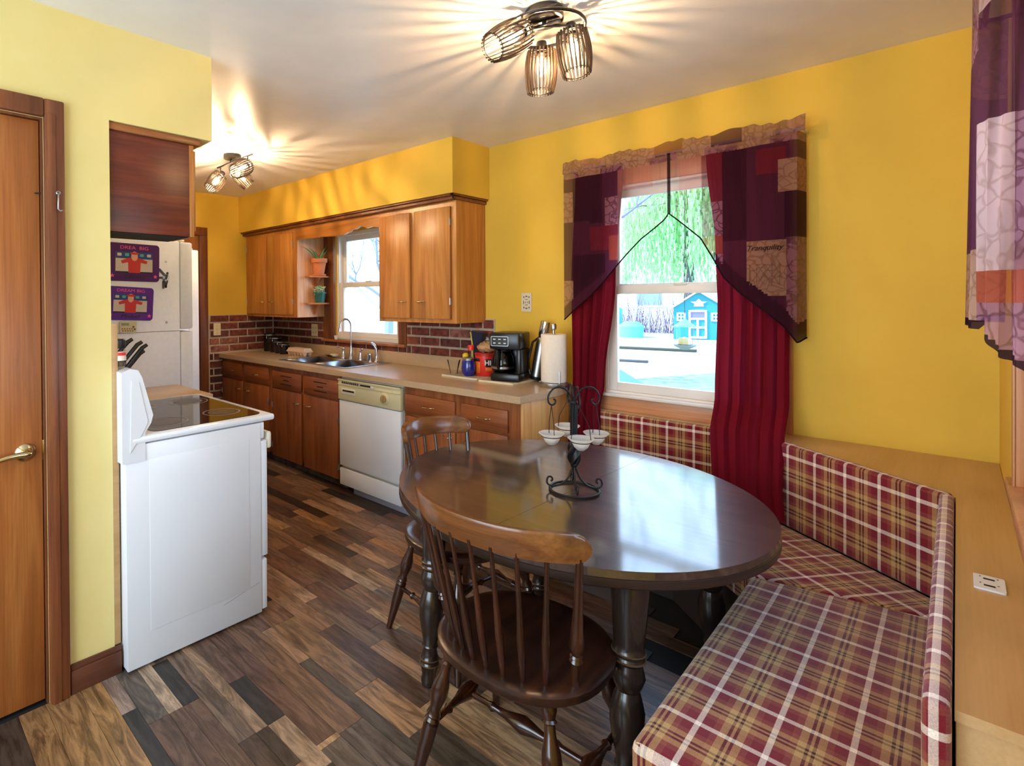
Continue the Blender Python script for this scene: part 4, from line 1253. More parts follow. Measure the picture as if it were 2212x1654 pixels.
# spice grinder and knives by the stove console
gs = thing('spice_grinder', 'pepper grinder jar with black cap standing on top of the stove console', 'spice jar', (-.70, -2.452, 1.186))
MB().lathe([(.022, 0), (.024, .01), (.021, .06), (.018, .075)], (-.70, -2.452, 1.186), 18).build('glass_jar', M_cglass, gs)
MB().lathe([(.019, .0), (.018, .05)], (-.70, -2.452, 1.190), 16).build('peppercorns', mottled('peppercorns', '#3a3028', '#6c5a48', .8, 200, .2), gs)
MB().lathe([(.0245, .028), (.0225, .062)], (-.70, -2.452, 1.186), 18).build('label_band', M_sill, gs)
MB().lathe([(.0250, .048), (.0232, .060)], (-.70, -2.452, 1.186), 18).build('red_band', M_red, gs)
MB().lathe([(.021, .076), (.022, .082), (.022, .108), (.018, .112), (.0001, .112)], (-.70, -2.452, 1.186), 18).build('cap', M_black, gs)
kb = thing('knife_block', 'black knife block on the narrow beige counter behind the stove', 'knife block', (-1.52, -2.28, .905))
M1 = frame((-1.52, -2.28, .905), (0, 1, 0), (0, 0, 1))
MB().prism([(-.09, 0), (.05, 0), (.10, .14), (.0, .22), (-.06, .22)], -.05, .05, M1).build('block', M_black, kb)
for i, (dx, a, b_) in enumerate(((-.03, .115, .165), (.0, .12, .20), (.03, .083, .22), (-.01, .047, .235), (.03, -.02, .225))):
    kn = thing('kitchen_knife', ('black-handled knife in the block, its handle ' + ('lowest and closest to the stove', 'second lowest of the fan', 'middle of the fan with silver end', 'second highest of the fan', 'highest of the fan')[i]), 'knife', M1 @ Vector((a, b_, dx)), 0, 'knives in the black block')
    q0 = M1 @ Vector((a - .02, b_ - .03, dx)); q1 = M1 @ Vector((a + .075, b_ + .085, dx)); q2 = M1 @ Vector((a + .10, b_ + .10, dx))
    MB().tube([q0, q0.lerp(q1, .5), q1, q2], [.010, .011, .012, .010], 8).build('handle', M_black, kn)
    MB().tube([q0 - (q1 - q0) * .3, q0], [.006, .007], 4).build('blade', M_steel, kn)

# ------------------------------------------------------------------ table
tcx, tcy, TZ = .555, -1.245, .73
def ell(a, rx, ry):
    u = Vector((-.968, .25)); v = Vector((.25, .968))
    p = u * rx * math.cos(a) + v * ry * math.sin(a)
    return (tcx + p.x, tcy + p.y)
tt = thing('dining_table', 'dark oval drop-leaf style dining table with turned legs in front of the window', 'table', (tcx, tcy, 0))
N = 96
outer = [ell(2 * PI * k / N, .69, .622) for k in range(N)]
# split top along the leaf line x ~ .595 + .04*y
def sideof(p): return p[0] - (.60 + .04 * (p[1] + 1.4))
for sgn in (-1, 1):
    poly = []
    n = len(outer)
    for i in range(n):
        a, c = outer[i], outer[(i + 1) % n]
        sa, sb = (sideof(a) - sgn * .0006) * sgn, (sideof(c) - sgn * .0006) * sgn
        if sa >= 0: poly.append(a)
        if sa * sb < 0:
            t = sa / (sa - sb)
            poly.append((a[0] + (c[0] - a[0]) * t, a[1] + (c[1] - a[1]) * t))
    MB().prism(poly, TZ - .022, TZ).build('tabletop_half', M_table, tt, smooth=False)
b = MB()
rows = []
for (s_, z) in ((-.004, TZ - .022), (.002, TZ - .024), (.002, TZ - .045), (-.012, TZ - .055), (-.06, TZ - .056)):
    rows.append([(*ell(2 * PI * k / N, .69 + s_, .622 + s_), z) for k in range(N + 1)])
b.grid(rows)
b.build('edge_band', M_tabledark, tt, ang=60)
AP = .105
ax0, ax1, ay0, ay1 = .22, .96, -1.62, -.92
b = MB()
for a, c in (((ax0, ay0 - .01), (ax1, ay0 + .01)), ((ax0, ay1 - .01), (ax1, ay1 + .01)), ((ax0 - .01, ay0), (ax0 + .01, ay1)), ((ax1 - .01, ay0), (ax1 + .01, ay1))):
    b.box((a[0], a[1], TZ - .056 - AP), (c[0], c[1], TZ - .056))
b.build('apron', M_tabledark, tt)
legp = [(0, .026), (.03, .030), (.06, .026), (.10, .033), (.115, .036), (.13, .031), (.145, .036), (.16, .031), (.20, .026), (.215, .031), (.23, .026), (.30, .036), (.38, .046), (.44, .046), (.50, .036), (.52, .031), (.54, .038), (.575, .046), (.61, .040), (.63, .037), (.645, .044), (.66, .040), (.675, .045), (.69, .040), (.71, .041), (.80, .046), (.92, .052), (1, .054)]
M_legt = mat('dark_turned_wood', '#261b16', .25, coat=.4)
M_brass = mat('aged_gold_ring', '#5c452c', .35, .2)
for x, y in ((ax0, ay0), (ax1, ay0), (ax0, ay1), (ax1, ay1)):
    dx, dy = (x - tcx) * .04, (y - tcy) * .12
    p0 = Vector((x + dx * .0 + (-.0), y + dy, 0)); p1 = Vector((x, y, TZ - .056))
    lg = MB().spin(p0, p1, legp, 20).build('leg', M_legt, tt)
    d = (p1 - p0)
    for t in (.116, .146, .646, .676):
        MB().lathe([(.034 if t < .3 else .0425, -.003), (.0375 if t < .3 else .0465, 0), (.034 if t < .3 else .0425, .003)], p0 + d * t, 20, d).build('ring', M_brass, lg)

# ------------------------------------------------------------------ chairs
legq = [(0, .012), (.30, .021), (.44, .0225), (.46, .0225), (.465, .018), (.48, .023), (.50, .018), (.515, .022), (.56, .016), (.60, .020), (.66, .026), (.72, .024), (.80, .015), (.86, .014), (.87, .019), (.885, .015), (.93, .021), (1, .019)]
strq = [(0, .009), (.2, .009), (.24, .015), (.27, .009), (.36, .013), (.5, .026), (.64, .013), (.73, .009), (.76, .015), (.80, .009), (1, .009)]
def make_chair(label, n, loc, rz, hw=.275):
    c = thing('windsor_chair', label, 'chair')
    # saddle seat
    b = MB()
    rows = []
    for (s_, z) in ((0.0001, .446), (.5, .443), (.80, .446), (.95, .452), (1.0, .445), (1.0, .425), (.95, .414), (.0001, .414)):
        row = []
        for k in range(41):
            a = 2 * PI * k / 40
            x = .25 * math.copysign(abs(math.cos(a)) ** .85, math.cos(a)); y = .235 * math.copysign(abs(math.sin(a)) ** .85, math.sin(a))
            row.append((x * s_, y * s_, z))
        rows.append(row)
    b.grid([list(r) for r in rows])
    b.build('seat', M_seat, c, ang=50)
    feet = [(-.245, .215), (.245, .215), (-.235, -.235), (.235, -.235)]
    tops = [(-.165, .135), (.165, .135), (-.155, -.145), (.155, -.145)]
    P = []
    for f, t in zip(feet, tops):
        p0 = Vector((f[0], f[1], 0)); p1 = Vector((t[0], t[1], .424))
        MB().spin(p0, p1, legq, 16).build('leg', M_chair, c)
        P.append((p0, p1))
    at = lambda i, z: P[i][0].lerp(P[i][1], z / .424)
    L1a, L1b = at(0, .185), at(2, .185); R1a, R1b = at(1, .185), at(3, .185)
    MB().spin(L1b, L1a, strq, 14).build('stretcher', M_chair, c)
    MB().spin(R1b, R1a, strq, 14).build('stretcher', M_chair, c)
    MB().spin(L1a.lerp(L1b, .5), R1a.lerp(R1b, .5), strq, 14).build('stretcher', M_chair, c)
    # crest rail: bent plank
    def arc(t, bow0, half, yo): return Vector((half * t, yo - bow0 * (1 - abs(t) ** 2.4), 0))
    rows = []
    K = 28
    for i in range(K + 1):
        t = math.sin(PI / 2 * (-1 + 2 * i / K))
        o = arc(t, .115, hw, -.155)
        d = (arc(t + .01, .115, hw, -.155) - arc(t - .01, .115, hw, -.155)).normalized()
        nrm = Vector((d.y, -d.x, 0))
        q = min(1, (1 - abs(t)) / (.036 / hw))
        hh = (math.sqrt(max(0, 1 - (1 - q) ** 2)))
        mid = .848
        h_up = .036 * hh + .002
        h_dn = .038 * hh + .002
        tilt = -.012
        ring = []
        for (sn, sz) in ((1, -1), (1, -.8), (1, .8), (.6, 1), (-.6, 1), (-1, .8), (-1, -.8), (-.6, -1), (1, -1)):
            zz = mid + (h_up * sz if sz > 0 else h_dn * sz)
            p = o + nrm * .0115 * sn + Vector((0, tilt * (zz - mid) / .04, 0))
            ring.append((p.x, p.y, zz))
        rows.append(ring)
    b = MB().grid(rows)
    n0 = len(rows[0]) - 1
    b.add([rows[0][k] for k in range(n0)], [tuple(range(n0))])
    b.add([rows[-1][k] for k in range(n0)], [tuple(reversed(range(n0)))])
    b.build('crest_rail', M_rail, c, ang=50)
    spq = [(0, .007), (.15, .010), (.32, .0115), (.45, .0095), (.7, .0065), (1, .006)]
    for i in range(n):
        t = -1 + 2 * (i + 1) / (n + 1)
        a = arc(t * .98, .115, hw * .953, -.155); a.z = .822
        bt = Vector((hw * .71 * t, -.10 - .095 * (1 - abs(t) ** 2), .446))
        MB().spin(bt, a, spq, 10).build('spindle', M_chair, c)
    poq = [(0, .010), (.10, .011), (.20, .012), (.215, .017), (.235, .012), (.25, .016), (.265, .012), (.33, .021), (.42, .016), (.6, .012), (1, .009)]
    for sgn in (-1, 1):
        MB().spin((sgn * hw * .745, -.095, .446), (sgn * hw * .927, -.170, .822), poq, 12).build('back_post', M_chair, c)
    c.location = loc; c.rotation_euler = (0, 0, rz)
    return c
make_chair('dark brown spindle-back wooden chair closest to the camera, seat tucked under the table front', 7, (.71, -1.775, 0), R(2))
make_chair('dark brown spindle-back wooden chair at the dishwasher side of the table', 5, (.12, -1.325, 0), R(-97), .20)

# ------------------------------------------------------------------ bench
bn = thing('corner_bench', 'built-in corner bench upholstered in burgundy and tan plaid around the table', 'bench', (1.2, -.6, 0))
A37 = math.atan2(-.391, .522)
# seat cushions
def cushion(poly, z0, z1, name, uv, bev=.014):
    n = len(poly)
    ar = sum(poly[i][0] * poly[(i + 1) % n][1] - poly[(i + 1) % n][0] * poly[i][1] for i in range(n))
    if ar < 0: poly = list(reversed(poly))
    bm = bmesh.new()
    vs = [bm.verts.new((x, y, z0)) for x, y in poly]
    f = bm.faces.new(vs)
    r = bmesh.ops.extrude_face_region(bm, geom=[f])
    for v in [g for g in r['geom'] if isinstance(g, bmesh.types.BMVert)]: v.co.z = z1
    bmesh.ops.recalc_face_normals(bm, faces=bm.faces[:])
    bmesh.ops.bevel(bm, geom=bm.edges[:], offset=bev, segments=3, profile=.5, affect='EDGES')
    bm.verts.index_update()
    m = MB()
    m.add([v.co.copy() for v in bm.verts], [tuple(v.index for v in q.verts) for q in bm.faces])
    bm.free()
    return m.build(name, M_plaid, bn, uv=uv)
XB, XF = 1.562, 1.09
cushion([(XF, -1.94), (XB, -1.94), (XB, -.80), (XF, -.90)], .315, .45, 'seat_cushion', 0, .02)
cushion([(XF, -.898), (XB, -.798), (XB, -.655), (.83, -.105), (.60, -.105), (.60, -.50), (.74, -.58)], .325, .446, 'seat_cushion', A37, .014)
cushion([(.06, -.50), (.598, -.50), (.598, -.105), (.06, -.105)], .325, .446, 'seat_cushion', 0, .014)
# backs
cushion([(.05, -.102), (.83, -.102), (.85, -.062), (.05, -.062)], .44, .783, 'back_cushion', 0, .012)
cushion([(.835, -.105), (1.572, -.657), (1.60, -.625), (.86, -.062)], .44, .80, 'back_cushion', A37, .012)
cushion([(1.563, -.665), (1.598, -.64), (1.598, -1.955), (1.563, -1.955)], .44, .803, 'back_cushion', 0, .013)
# base box
MB().prism([(1.15, -1.90), (1.55, -1.90), (1.55, -.70), (.9, -.2), (.10, -.2), (.10, -.42), (.66, -.42), (1.15, -.86)], 0, .32).build('base_box', mat('shaded_bench_base', '#2a201b', .7), bn, smooth=False)  # shade under the table and seat put into the dark base colour
# ledge
lg = thing('bench_ledge', 'varnished plywood ledge capping the bench back along the wall', 'ledge', (1.66, -.8, 0))
MB().prism([(.05, -.001), (1.719, -.001), (1.719, -1.925), (1.601, -1.925), (1.601, -.63), (.862, -.058), (.05, -.058)], .770, .788).build('top_board', M_ply, lg, smooth=False)
MB().box((1.603, -1.915, 0), (1.717, -1.90, .770)).build('end_panel', M_ply, lg)
MB().prism([(1.602, -1.90), (1.612, -1.90), (1.612, -.64), (1.602, -.64)], 0, .770).build('back_panel', M_plyx, lg, smooth=False)
ou = thing('ledge_outlet', 'white charging outlet set flat into the plywood ledge', 'outlet', (1.658, -1.34, .788))
F = frame((1.655, -1.335, .788), (1, 0, 0), (0, 1, 0))
MB().prism(rrect(.050, .085, .005), 0, .004, F).build('plate', M_white, ou)
for dy in (-.02, .02):
    MB().prism(rrect(.018, .008, .001), .004, .0046, F @ Matrix.Translation((.0, dy, 0))).build('usb_socket', M_ink, ou)
    for dx in (-.014, .014): MB().prism(rrect(.003, .003, .001), .004, .0046, F @ Matrix.Translation((dx, dy + .01, 0))).build('slot', M_ink, ou)

# ------------------------------------------------------------------ candle holder
ch = thing('candle_holder', 'black wrought iron candle stand with four hanging glass cups on the table', 'candle holder', (.62, -1.29, TZ))
X0, Y0 = .612, -1.285
up = lambda x, y, z: (X0 + x, Y0 + y, TZ + z)
rdir = Vector((.70, .71, 0)); fdir = Vector((.717, -.697, 0))   # sideways and toward the room
ring = MB().tube([up(.088 * math.cos(a), .088 * math.sin(a), .0055) for a in [k * 2 * PI / 36 for k in range(36)]], .0045, 8, closed=True)
ring.build('base_ring', M_iron, ch)
for k in range(4):
    a = R(45 + 90 * k) + R(-10)
    d = Vector((math.cos(a), math.sin(a), 0))
    prof = [(.004, .10), (.008, .08), (.020, .05), (.042, .026), (.066, .016), (.088, .016), (.098, .028), (.094, .046), (.082, .048), (.078, .038), (.084, .032)]
    MB().tube(catm([Vector(up(0, 0, 0)) + d * r_ + Vector((0, 0, z)) for r_, z in prof], 4), .0036, 8).build('foot_scroll', M_iron, ch)
tw = []
for i in range(17):
    t = i / 16
    rr = .012 + .010 * math.sin(PI * t) ** .8
    tw.append([up(rr * (1 + .22 * math.cos(4 * a)) * math.cos(a + t * 2.4), rr * (1 + .22 * math.cos(4 * a)) * math.sin(a + t * 2.4), .098 + t * .085) for a in [k * 2 * PI / 24 for k in range(25)]])
MB().grid(tw).build('twisted_stem', M_iron, ch)
b = MB()
b.lathe([(.012, .09), (.014, .098), (.010, .106)], up(0, 0, 0), 14)
for k in range(7):
    a = k * 2 * PI / 7
    b.tube([up(.009 * math.cos(a), .009 * math.sin(a), .175), up(.0095 * math.cos(a + .2), .0095 * math.sin(a + .2), .25), up(.009 * math.cos(a + .4), .009 * math.sin(a + .4), .325)], .0045, 6)
b.lathe([(.013, .322), (.015, .328), (.012, .335)], up(0, 0, 0), 14)
b.build('rod_column', M_iron, ch)
for k, d in enumerate((rdir, -rdir, fdir, -fdir)):
    sc_ = 1.0
    prof = [(.004, .33), (.012, .355), (.03, .378), (.055, .386), (.078, .378), (.094, .355), (.094, .332), (.082, .320), (.070, .326), (.068, .338), (.075, .342)]
    if k > 1: prof = [(.004, .33), (.008, .36), (.02, .385), (.035, .392), (.052, .385), (.066, .36), (.072, .335), (.068, .32), (.058, .32), (.056, .33)]
    MB().tube(catm([Vector(up(0, 0, 0)) + d * r_ + Vector((0, 0, z)) for r_, z in prof], 4), .0035, 8).build('arm_scroll', M_iron, ch)
    ro = .083 if k < 2 else .078
    bc = Vector(up(0, 0, 0)) + d * ro
    zb = .186 if k < 3 else .196
    hk = MB().tube([bc + Vector((0, 0, .320)), bc + Vector((0, 0, zb + .028))], .0018, 6)
    side = d.cross(Vector((0, 0, 1)))
    hr = MB().tube([bc + Vector((.036 * math.cos(a), .036 * math.sin(a), zb + .018)) for a in [q * PI / 10 for q in range(20)]], .0016, 6, closed=True)
    hr.tube([bc + side * -.036 + Vector((0, 0, zb + .018)), bc + side * -.030 + Vector((0, 0, zb + .07)), bc + Vector((0, 0, .318)), bc + side * .030 + Vector((0, 0, zb + .07)), bc + side * .036 + Vector((0, 0, zb + .018))], .0014, 6)
    hr.build('hanger', M_iron, ch)
    cup = MB().lathe([(.0001, zb - .014), (.012, zb - .013), (.024, zb - .002), (.034, zb + .018), (.047, zb + .030), (.045, zb + .031), (.032, zb + .019), (.02, zb + .0), (.0001, zb - .006)], Vector(up(0, 0, 0)) + d * ro, 24, cap=False)
    cu = cup.build('glass_cup', M_frost, ch)
    MB().lathe([(.0001, zb - .005), (.019, zb + .001), (.022, zb + .006), (.0001, zb + .006)], Vector(up(0, 0, 0)) + d * ro, 18).build('candle_wax', M_sill, cu)

# ------------------------------------------------------------------ ceiling lamps
M_bulb = mat('glowing_filament', '#ffdca0', .4, emit=5200, ecol='#ffd09a')
M_bulb2 = mat('glowing_filament_kitchen', '#ffdca0', .4, emit=9500, ecol='#ffd8a8')
M_env = bpy.data.materials.new('bulb_glass')
M_env.use_nodes = True
_n = M_env.node_tree.nodes; _l = M_env.node_tree.links
_n.remove(_n['Principled BSDF'])
_t = _n.new('ShaderNodeBsdfTransparent'); _e = _n.new('ShaderNodeEmission'); _m = _n.new('ShaderNodeMixShader')
_e.inputs[0].default_value = lin('#ffdcaa'); _e.inputs[1].default_value = 14; _m.inputs[0].default_value = .35
_l.new(_t.outputs[0], _m.inputs[1]); _l.new(_e.outputs[0], _m.inputs[2]); _l.new(_m.outputs[0], _n['Material Output'].inputs[0])
def shade(root, top, d, L0=.165, r=.058, nsl=24, bulb=None):
    """slatted barrel shade hanging from top along direction d"""
    top = Vector(top); d = Vector(d).normalized()
    q = Vector((0, 0, 1)).rotation_difference(d).to_matrix()
    sh = MB()
    for k in range(nsl):
        a = 2 * PI * k / nsl
        rows = []
        ra = Vector((math.cos(a), math.sin(a), 0)); ta = Vector((-math.sin(a), math.cos(a), 0))
        prev = None
        NN = 7
        ring = []
        for i in range(NN + 1):
            t = i / NN
            rr = r * (.74 + .30 * math.sin(PI * (.18 + .70 * t)))
            c = ra * rr + Vector((0, 0, L0 * t))
            ring.append([top + q @ (c + ra * s1 * .0034 + ta * s2 * .0023) for s1, s2 in ((-1, -1), (1, -1), (1, 1), (-1, 1), (-1, -1))])
        sh.grid(ring)
    so = sh.build('shade', M_slat, root)
    so['kind'] = 'stuff'
    for t in (.95, .06):
        hb = MB()
        rr = r * (.74 + .30 * math.sin(PI * (.18 + .70 * t))) - .004
        hb.tube([top + q @ Vector((rr * math.cos(a), rr * math.sin(a), L0 * t)) for a in [k * 2 * PI / 28 for k in range(28)]], .002, 6, closed=True)
        if t > .5: hb.build('shade_ring', M_shadeedge, root)
    for a in (0, 2 * PI / 3, 4 * PI / 3):
        hb.tube([top + q @ Vector((.014 * math.cos(a), .014 * math.sin(a), L0 * .06)), top + q @ Vector((r * .82 * math.cos(a), r * .82 * math.sin(a), L0 * .06))], .002, 5)
    hb.build('shade_ring', M_shadeedge, root)
    MB().lathe([(.018, -.035), (.020, -.03), (.020, .014), (.015, .018)], top, 16, d).build('socket', M_shadeedge, root)
    bu = MB().lathe([(.007, .022), (.014, .036), (.017, .06), (.015, .088), (.006, .098), (.0001, .099)], top, 14, d).build('bulb', M_env, root)
    MB().lathe([(.0015, .045), (.0036, .05), (.0036, .078), (.0015, .083)], top, 10, d).build('filament', bulb or M_bulb, bu)
    MB().lathe([(.012, -.004), (.036, .002), (.038, .008), (.036, .008), (.012, .003)], top, 22, d).build('socket_cup', M_shadeedge, root)

l1 = thing('ceiling_light', 'round black ceiling light with three slatted barrel shades above the table', 'ceiling light', (.54, -1.35, H))
C1 = Vector((.535, -1.35, 0))
MB().lathe([(.068, 0), (.070, .003), (.070, .038), (.064, .042), (.0001, .042)], (C1.x, C1.y, H), 36, (0, 0, -1)).build('canopy', M_shadeedge, l1)
zr = 2.445
RR = .145
MB().tube([(C1.x + RR * math.cos(a), C1.y + RR * math.sin(a), zr) for a in [k * 2 * PI / 48 for k in range(48)]], .0065, 8, closed=True).build('ring', M_shadeedge, l1)
b = MB()
b.box((-.011, -.10, zr + .010), (.011, .06, zr + .018), .002, M=Matrix.Translation((C1.x, C1.y, 0)) @ Matrix.Rotation(R(-80), 4, 'Z'))
b.lathe([(.008, zr + .018), (.008, H - .04)], (C1.x, C1.y, 0), 10)
for a in (R(215), R(35)):
    b.tube([(C1.x + .0 * math.cos(a), C1.y + 0 * math.sin(a), zr + .012), (C1.x + RR * math.cos(a), C1.y + RR * math.sin(a), zr)], .005, 8)
b.build('cross_bar', M_shadeedge, l1)
# positions on ring (world) and hang directions
for (tp, dr) in (((.447, -1.222, 2.435), (-.06, .05, -1)), ((.598, -1.262, 2.44), (.14, -.02, -1)), ((.495, -1.425, 2.425), (-.27, -.78, -.50))):
    shade(l1, tp, dr)
    MB().tube([(tp[0] - dr[0] * .02, tp[1] - dr[1] * .02, tp[2] + .02), ((tp[0] + C1.x + RR * (tp[0] - C1.x) / math.hypot(tp[0] - C1.x, tp[1] - C1.y)) / 2, (tp[1] + C1.y + RR * (tp[1] - C1.y) / math.hypot(tp[0] - C1.x, tp[1] - C1.y)) / 2, zr), (C1.x + RR * (tp[0] - C1.x) / math.hypot(tp[0] - C1.x, tp[1] - C1.y), C1.y + RR * (tp[1] - C1.y) / math.hypot(tp[0] - C1.x, tp[1] - C1.y), zr)], .006, 8).build('shade_arm', M_shadeedge, l1)

l2 = thing('ceiling_light', 'track ceiling light with three slatted shades over the sink aisle', 'ceiling light', (-2.08, -1.26, H))
MB().lathe([(.06, 0), (.062, .003), (.062, .03), (.0001, .03)], (-2.10, -1.24, H), 28, (0, 0, -1)).build('canopy', M_shadeedge, l2)
MB().tube([(-2.30, -1.26, 2.452), (-1.775, -1.26, 2.452)], .006, 8).tube([(-2.10, -1.245, 2.485), (-2.10, -1.26, 2.452)], .005, 8).tube([(-2.03, -1.245, 2.485), (-2.03, -1.26, 2.452)], .005, 8).build('bar', M_shadeedge, l2)
for (x, dr) in ((-2.25, (.05, -.45, -.55)), (-2.02, (.25, .5, -.6)), (-1.84, (.25, -.75, -.42))):
    tp = (x, -1.26, 2.385)
    MB().tube([(x, -1.26, 2.45), (x, -1.26, 2.385)], .005, 8).build('shade_arm', M_shadeedge, l2)
    shade(l2, tp, dr, L0=.14, r=.055, nsl=22, bulb=M_bulb2)

# ------------------------------------------------------------------ drapes and valances at window 2
def drape(name, label, rows_spec, folds, cols=46):
    """rows_spec: (z, xl, xr, y, amp)"""
    rows = []
    zs = rows_spec
    NZ = 44
    for i in range(NZ + 1):
        t = i / NZ
        z = zs[0][0] + (zs[-1][0] - zs[0][0]) * t
        for k in range(len(zs) - 1):
            if zs[k][0] >= z >= zs[k + 1][0] - 1e-6:
                f = (zs[k][0] - z) / (zs[k][0] - zs[k + 1][0])
                f2 = f * f * (3 - 2 * f)
                xl, xr, y, am = [zs[k][q] + (zs[k + 1][q] - zs[k][q]) * f2 for q in (1, 2, 3, 4)]
                break
        row = []
        for j in range(cols + 1):
            s = j / cols
            ph = s * folds * 2 * PI + .5 * math.sin(3 * t + 2) + .3 * math.sin(5 * s)
            yy = y + am * (math.sin(ph) + .35 * math.sin(2.3 * ph + 1 + 2 * t))
            row.append((xl + (xr - xl) * s + .25 * am * math.cos(ph), yy, z))
        rows.append(row)
    o = MB().grid(rows).build(name, M_drape, thick=0)
    return tag(o, label, 'curtain')
drape('drape', 'burgundy floor-length drape gathered at the counter side of the window', [(2.20, -.02, .285, -.075, .014), (1.55, -.045, .237, -.08, .017), (.95, -.03, .17, -.09, .016), (.80, -.03, .155, -.12, .016), (.55, -.035, .17, -.145, .016)], 4.5)
drape('drape', 'wide burgundy drape covering the bench corner side of the window', [(2.18, .70, 1.055, -.07, .014), (1.68, .745, 1.055, -.085, .020), (1.40, .755, 1.055, -.09, .022), (.95, .755, 1.06, -.13, .022), (.80, .775, 1.07, -.27, .012), (.60, .80, 1.075, -.33, .008), (.475, .825, 1.085, -.34, .007)], 5.2)
rod = thing('curtain_rod', 'curtain rod with returns above the table-side window', 'curtain rod', (.54, -.10, 2.215))
MB().tube([(-.03, -.002, 2.215), (-.03, -.10, 2.215), (1.115, -.10, 2.215), (1.115, -.002, 2.215)], .007, 8).build('rod', M_whited, rod)

MATS = [V_black, V_wine, V_plum, V_red, V_tan, V_mauve, V_clear, V_rose, V_hem, V_pale]
IDX = dict(black=0, wine=1, plum=2, red=3, tan=4, mauve=5, clear=6, rose=7, hem=8, pale=9)
# patch layout: (x0,x1,z0,z1,mat)
patches = [(-.06, .02, 1.90, 2.08, 'tan'), (-.06, .05, 1.38, 1.55, 'tan'), (.0, .18, 1.88, 2.16, 'black'), (.18, .30, 1.9, 2.16, 'plum'), (-.02, .11, 1.70, 1.9, 'plum'), (.11, .30, 1.72, 1.86, 'wine'), (.22, .30, 1.66, 1.80, 'red'), (.0, .2, 1.4, 1.70, 'black'),
           (.20, .30, 1.86, 2.02, 'mauve'), (.28, .70, 1.4, 2.16, 'clear'), (.28, .47, 2.04, 2.16, 'rose'), (.60, .71, 1.98, 2.16, 'rose'),
           (.70, .80, 1.92, 2.16, 'wine'), (.80, .90, 1.72, 2.16, 'black'), (.70, .80, 1.75, 1.92, 'mauve'), (.70, .80, 1.66, 1.75, 'red'), (.90, .96, 1.72, 2.16, 'plum'), (.94, 1.06, 2.02, 2.14, 'wine'), (.96, 1.06, 1.72, 2.02, 'plum'), (1.03, 1.13, 1.93, 2.08, 'tan'), (1.05, 1.13, 1.72, 1.93, 'black'),
           (.90, 1.055, 1.45, 1.715, 'tan'), (.80, .90, 1.5, 1.72, 'plum'), (1.055, 1.13, 1.2, 1.72, 'mauve'), (.72, .80, 1.5, 1.66, 'mauve')]
def hem_z(x):
    pts = [(-.06, 1.31), (0, 1.37), (.11, 1.46), (.264, 1.62), (.407, 1.765), (.52, 1.85), (.553, 1.885), (.59, 1.85), (.697, 1.745), (.76, 1.63), (.80, 1.545), (.862, 1.475), (.98, 1.375), (1.05, 1.31), (1.10, 1.235), (1.13, 1.255)]
    for i in range(len(pts) - 1):
        if pts[i][0] <= x <= pts[i + 1][0]:
            f = (x - pts[i][0]) / (pts[i + 1][0] - pts[i][0])
            return pts[i][1] + (pts[i + 1][1] - pts[i][1]) * f
    return pts[0][1] if x < pts[0][0] else pts[-1][1]
def hem_band(x): return .085 if x > .80 else (.05 if x > .74 else (.012 if x > .27 else .03 + .045 * min(1, (.27 - x) / .2)))
va = thing('window_valance', 'sheer patchwork valance of plum, rust and tan squares over the table-side window', 'valance', (.54, -.12, 2.2))
NX, DZ = 150, .01
NR = 98
def vpoint(j, z):
    s_ = j / NX
    x = -.055 + 1.185 * s_
    hz = hem_z(x)
    z = max(z, hz)
    t = (2.20 - z) / max(2.20 - hz, .01)
    fold = math.sin(s_ * 34 + .6 * math.sin(9 * s_)) * .006 * (1 - .3 * t) + math.sin(s_ * 12) * .01 * t
    y = -.138 + fold - .014 * math.exp(-((x - .553) / .012) ** 2)
    if x > 1.10: y = -.138 + (x - 1.10) / .03 * .10
    return Vector((x if x <= 1.10 else 1.10 + (x - 1.10) * .6, y, z))
def vmat(i, j):
    x = -.055 + 1.185 * (j + .5) / NX
    z = 2.20 - DZ * (i + .5)
    hz = hem_z(x)
    if abs(x - .553) < .007: return IDX['hem']
    if z < hz + hem_band(x) and (x > .76 or x < .27): return IDX['black'] if x > .76 else IDX['plum']
    for (a, b_, c, d, n) in reversed(patches):
        if a <= x <= b_ and c <= z <= d: return IDX[n]
    if z > 2.16: return IDX['tan'] if int((x + .1) * 7.3) % 2 else IDX['mauve']
    return IDX['plum'] if x > .70 or x < .28 else IDX['clear']
vb_ = MB()
for i in range(NR + 1):
    for j in range(NX + 1): vb_.v.append(tuple(vpoint(j, 2.20 - DZ * i)))
for i in range(NR):
    for j in range(NX):
        x0h, x1h = hem_z(-.055 + 1.185 * j / NX), hem_z(-.055 + 1.185 * (j + 1) / NX)
        if 2.20 - DZ * i > min(x0h, x1h) + 1e-5:
            a = i * (NX + 1) + j
            vb_.f.append((a, a + 1, a + NX + 2, a + NX + 1)); vb_.mi.append(vmat(i, j))
vb_.build('panel', MATS, va)
MB().tube([vpoint(j, 0) for j in range(NX + 1)], .0035, 6).build('hem_piping', V_hem, va)
# gathered header ruffle and rod pocket
rows = []
for (dz, dy, am) in ((-.012, -.03, .002), (-.012, .006, .001), (.0, .012, .003), (.018, -.028, .004), (.04, -.026, .009), (.055, -.024, .012)):
    row = []
    for j in range(NX + 1):
        s = j / NX; x = -.06 + 1.19 * s
        w_ = math.sin(s * 95 + 2 * math.sin(s * 21))
        z = 2.205 + dz + (am * (.6 * w_ + .6 * math.sin(s * 26)) if dz > .03 else 0)
        row.append((x, -.112 + dy + am * w_, z))
    rows.append(row)
rows = rows[0:1] + rows[3:]
MB().grid(rows, lambda i, j: (IDX['tan'], IDX['mauve'], IDX['tan'], IDX['tan'], IDX['wine'], IDX['tan'], IDX['plum'])[(j // 17) % 7]).build('header', MATS, va)
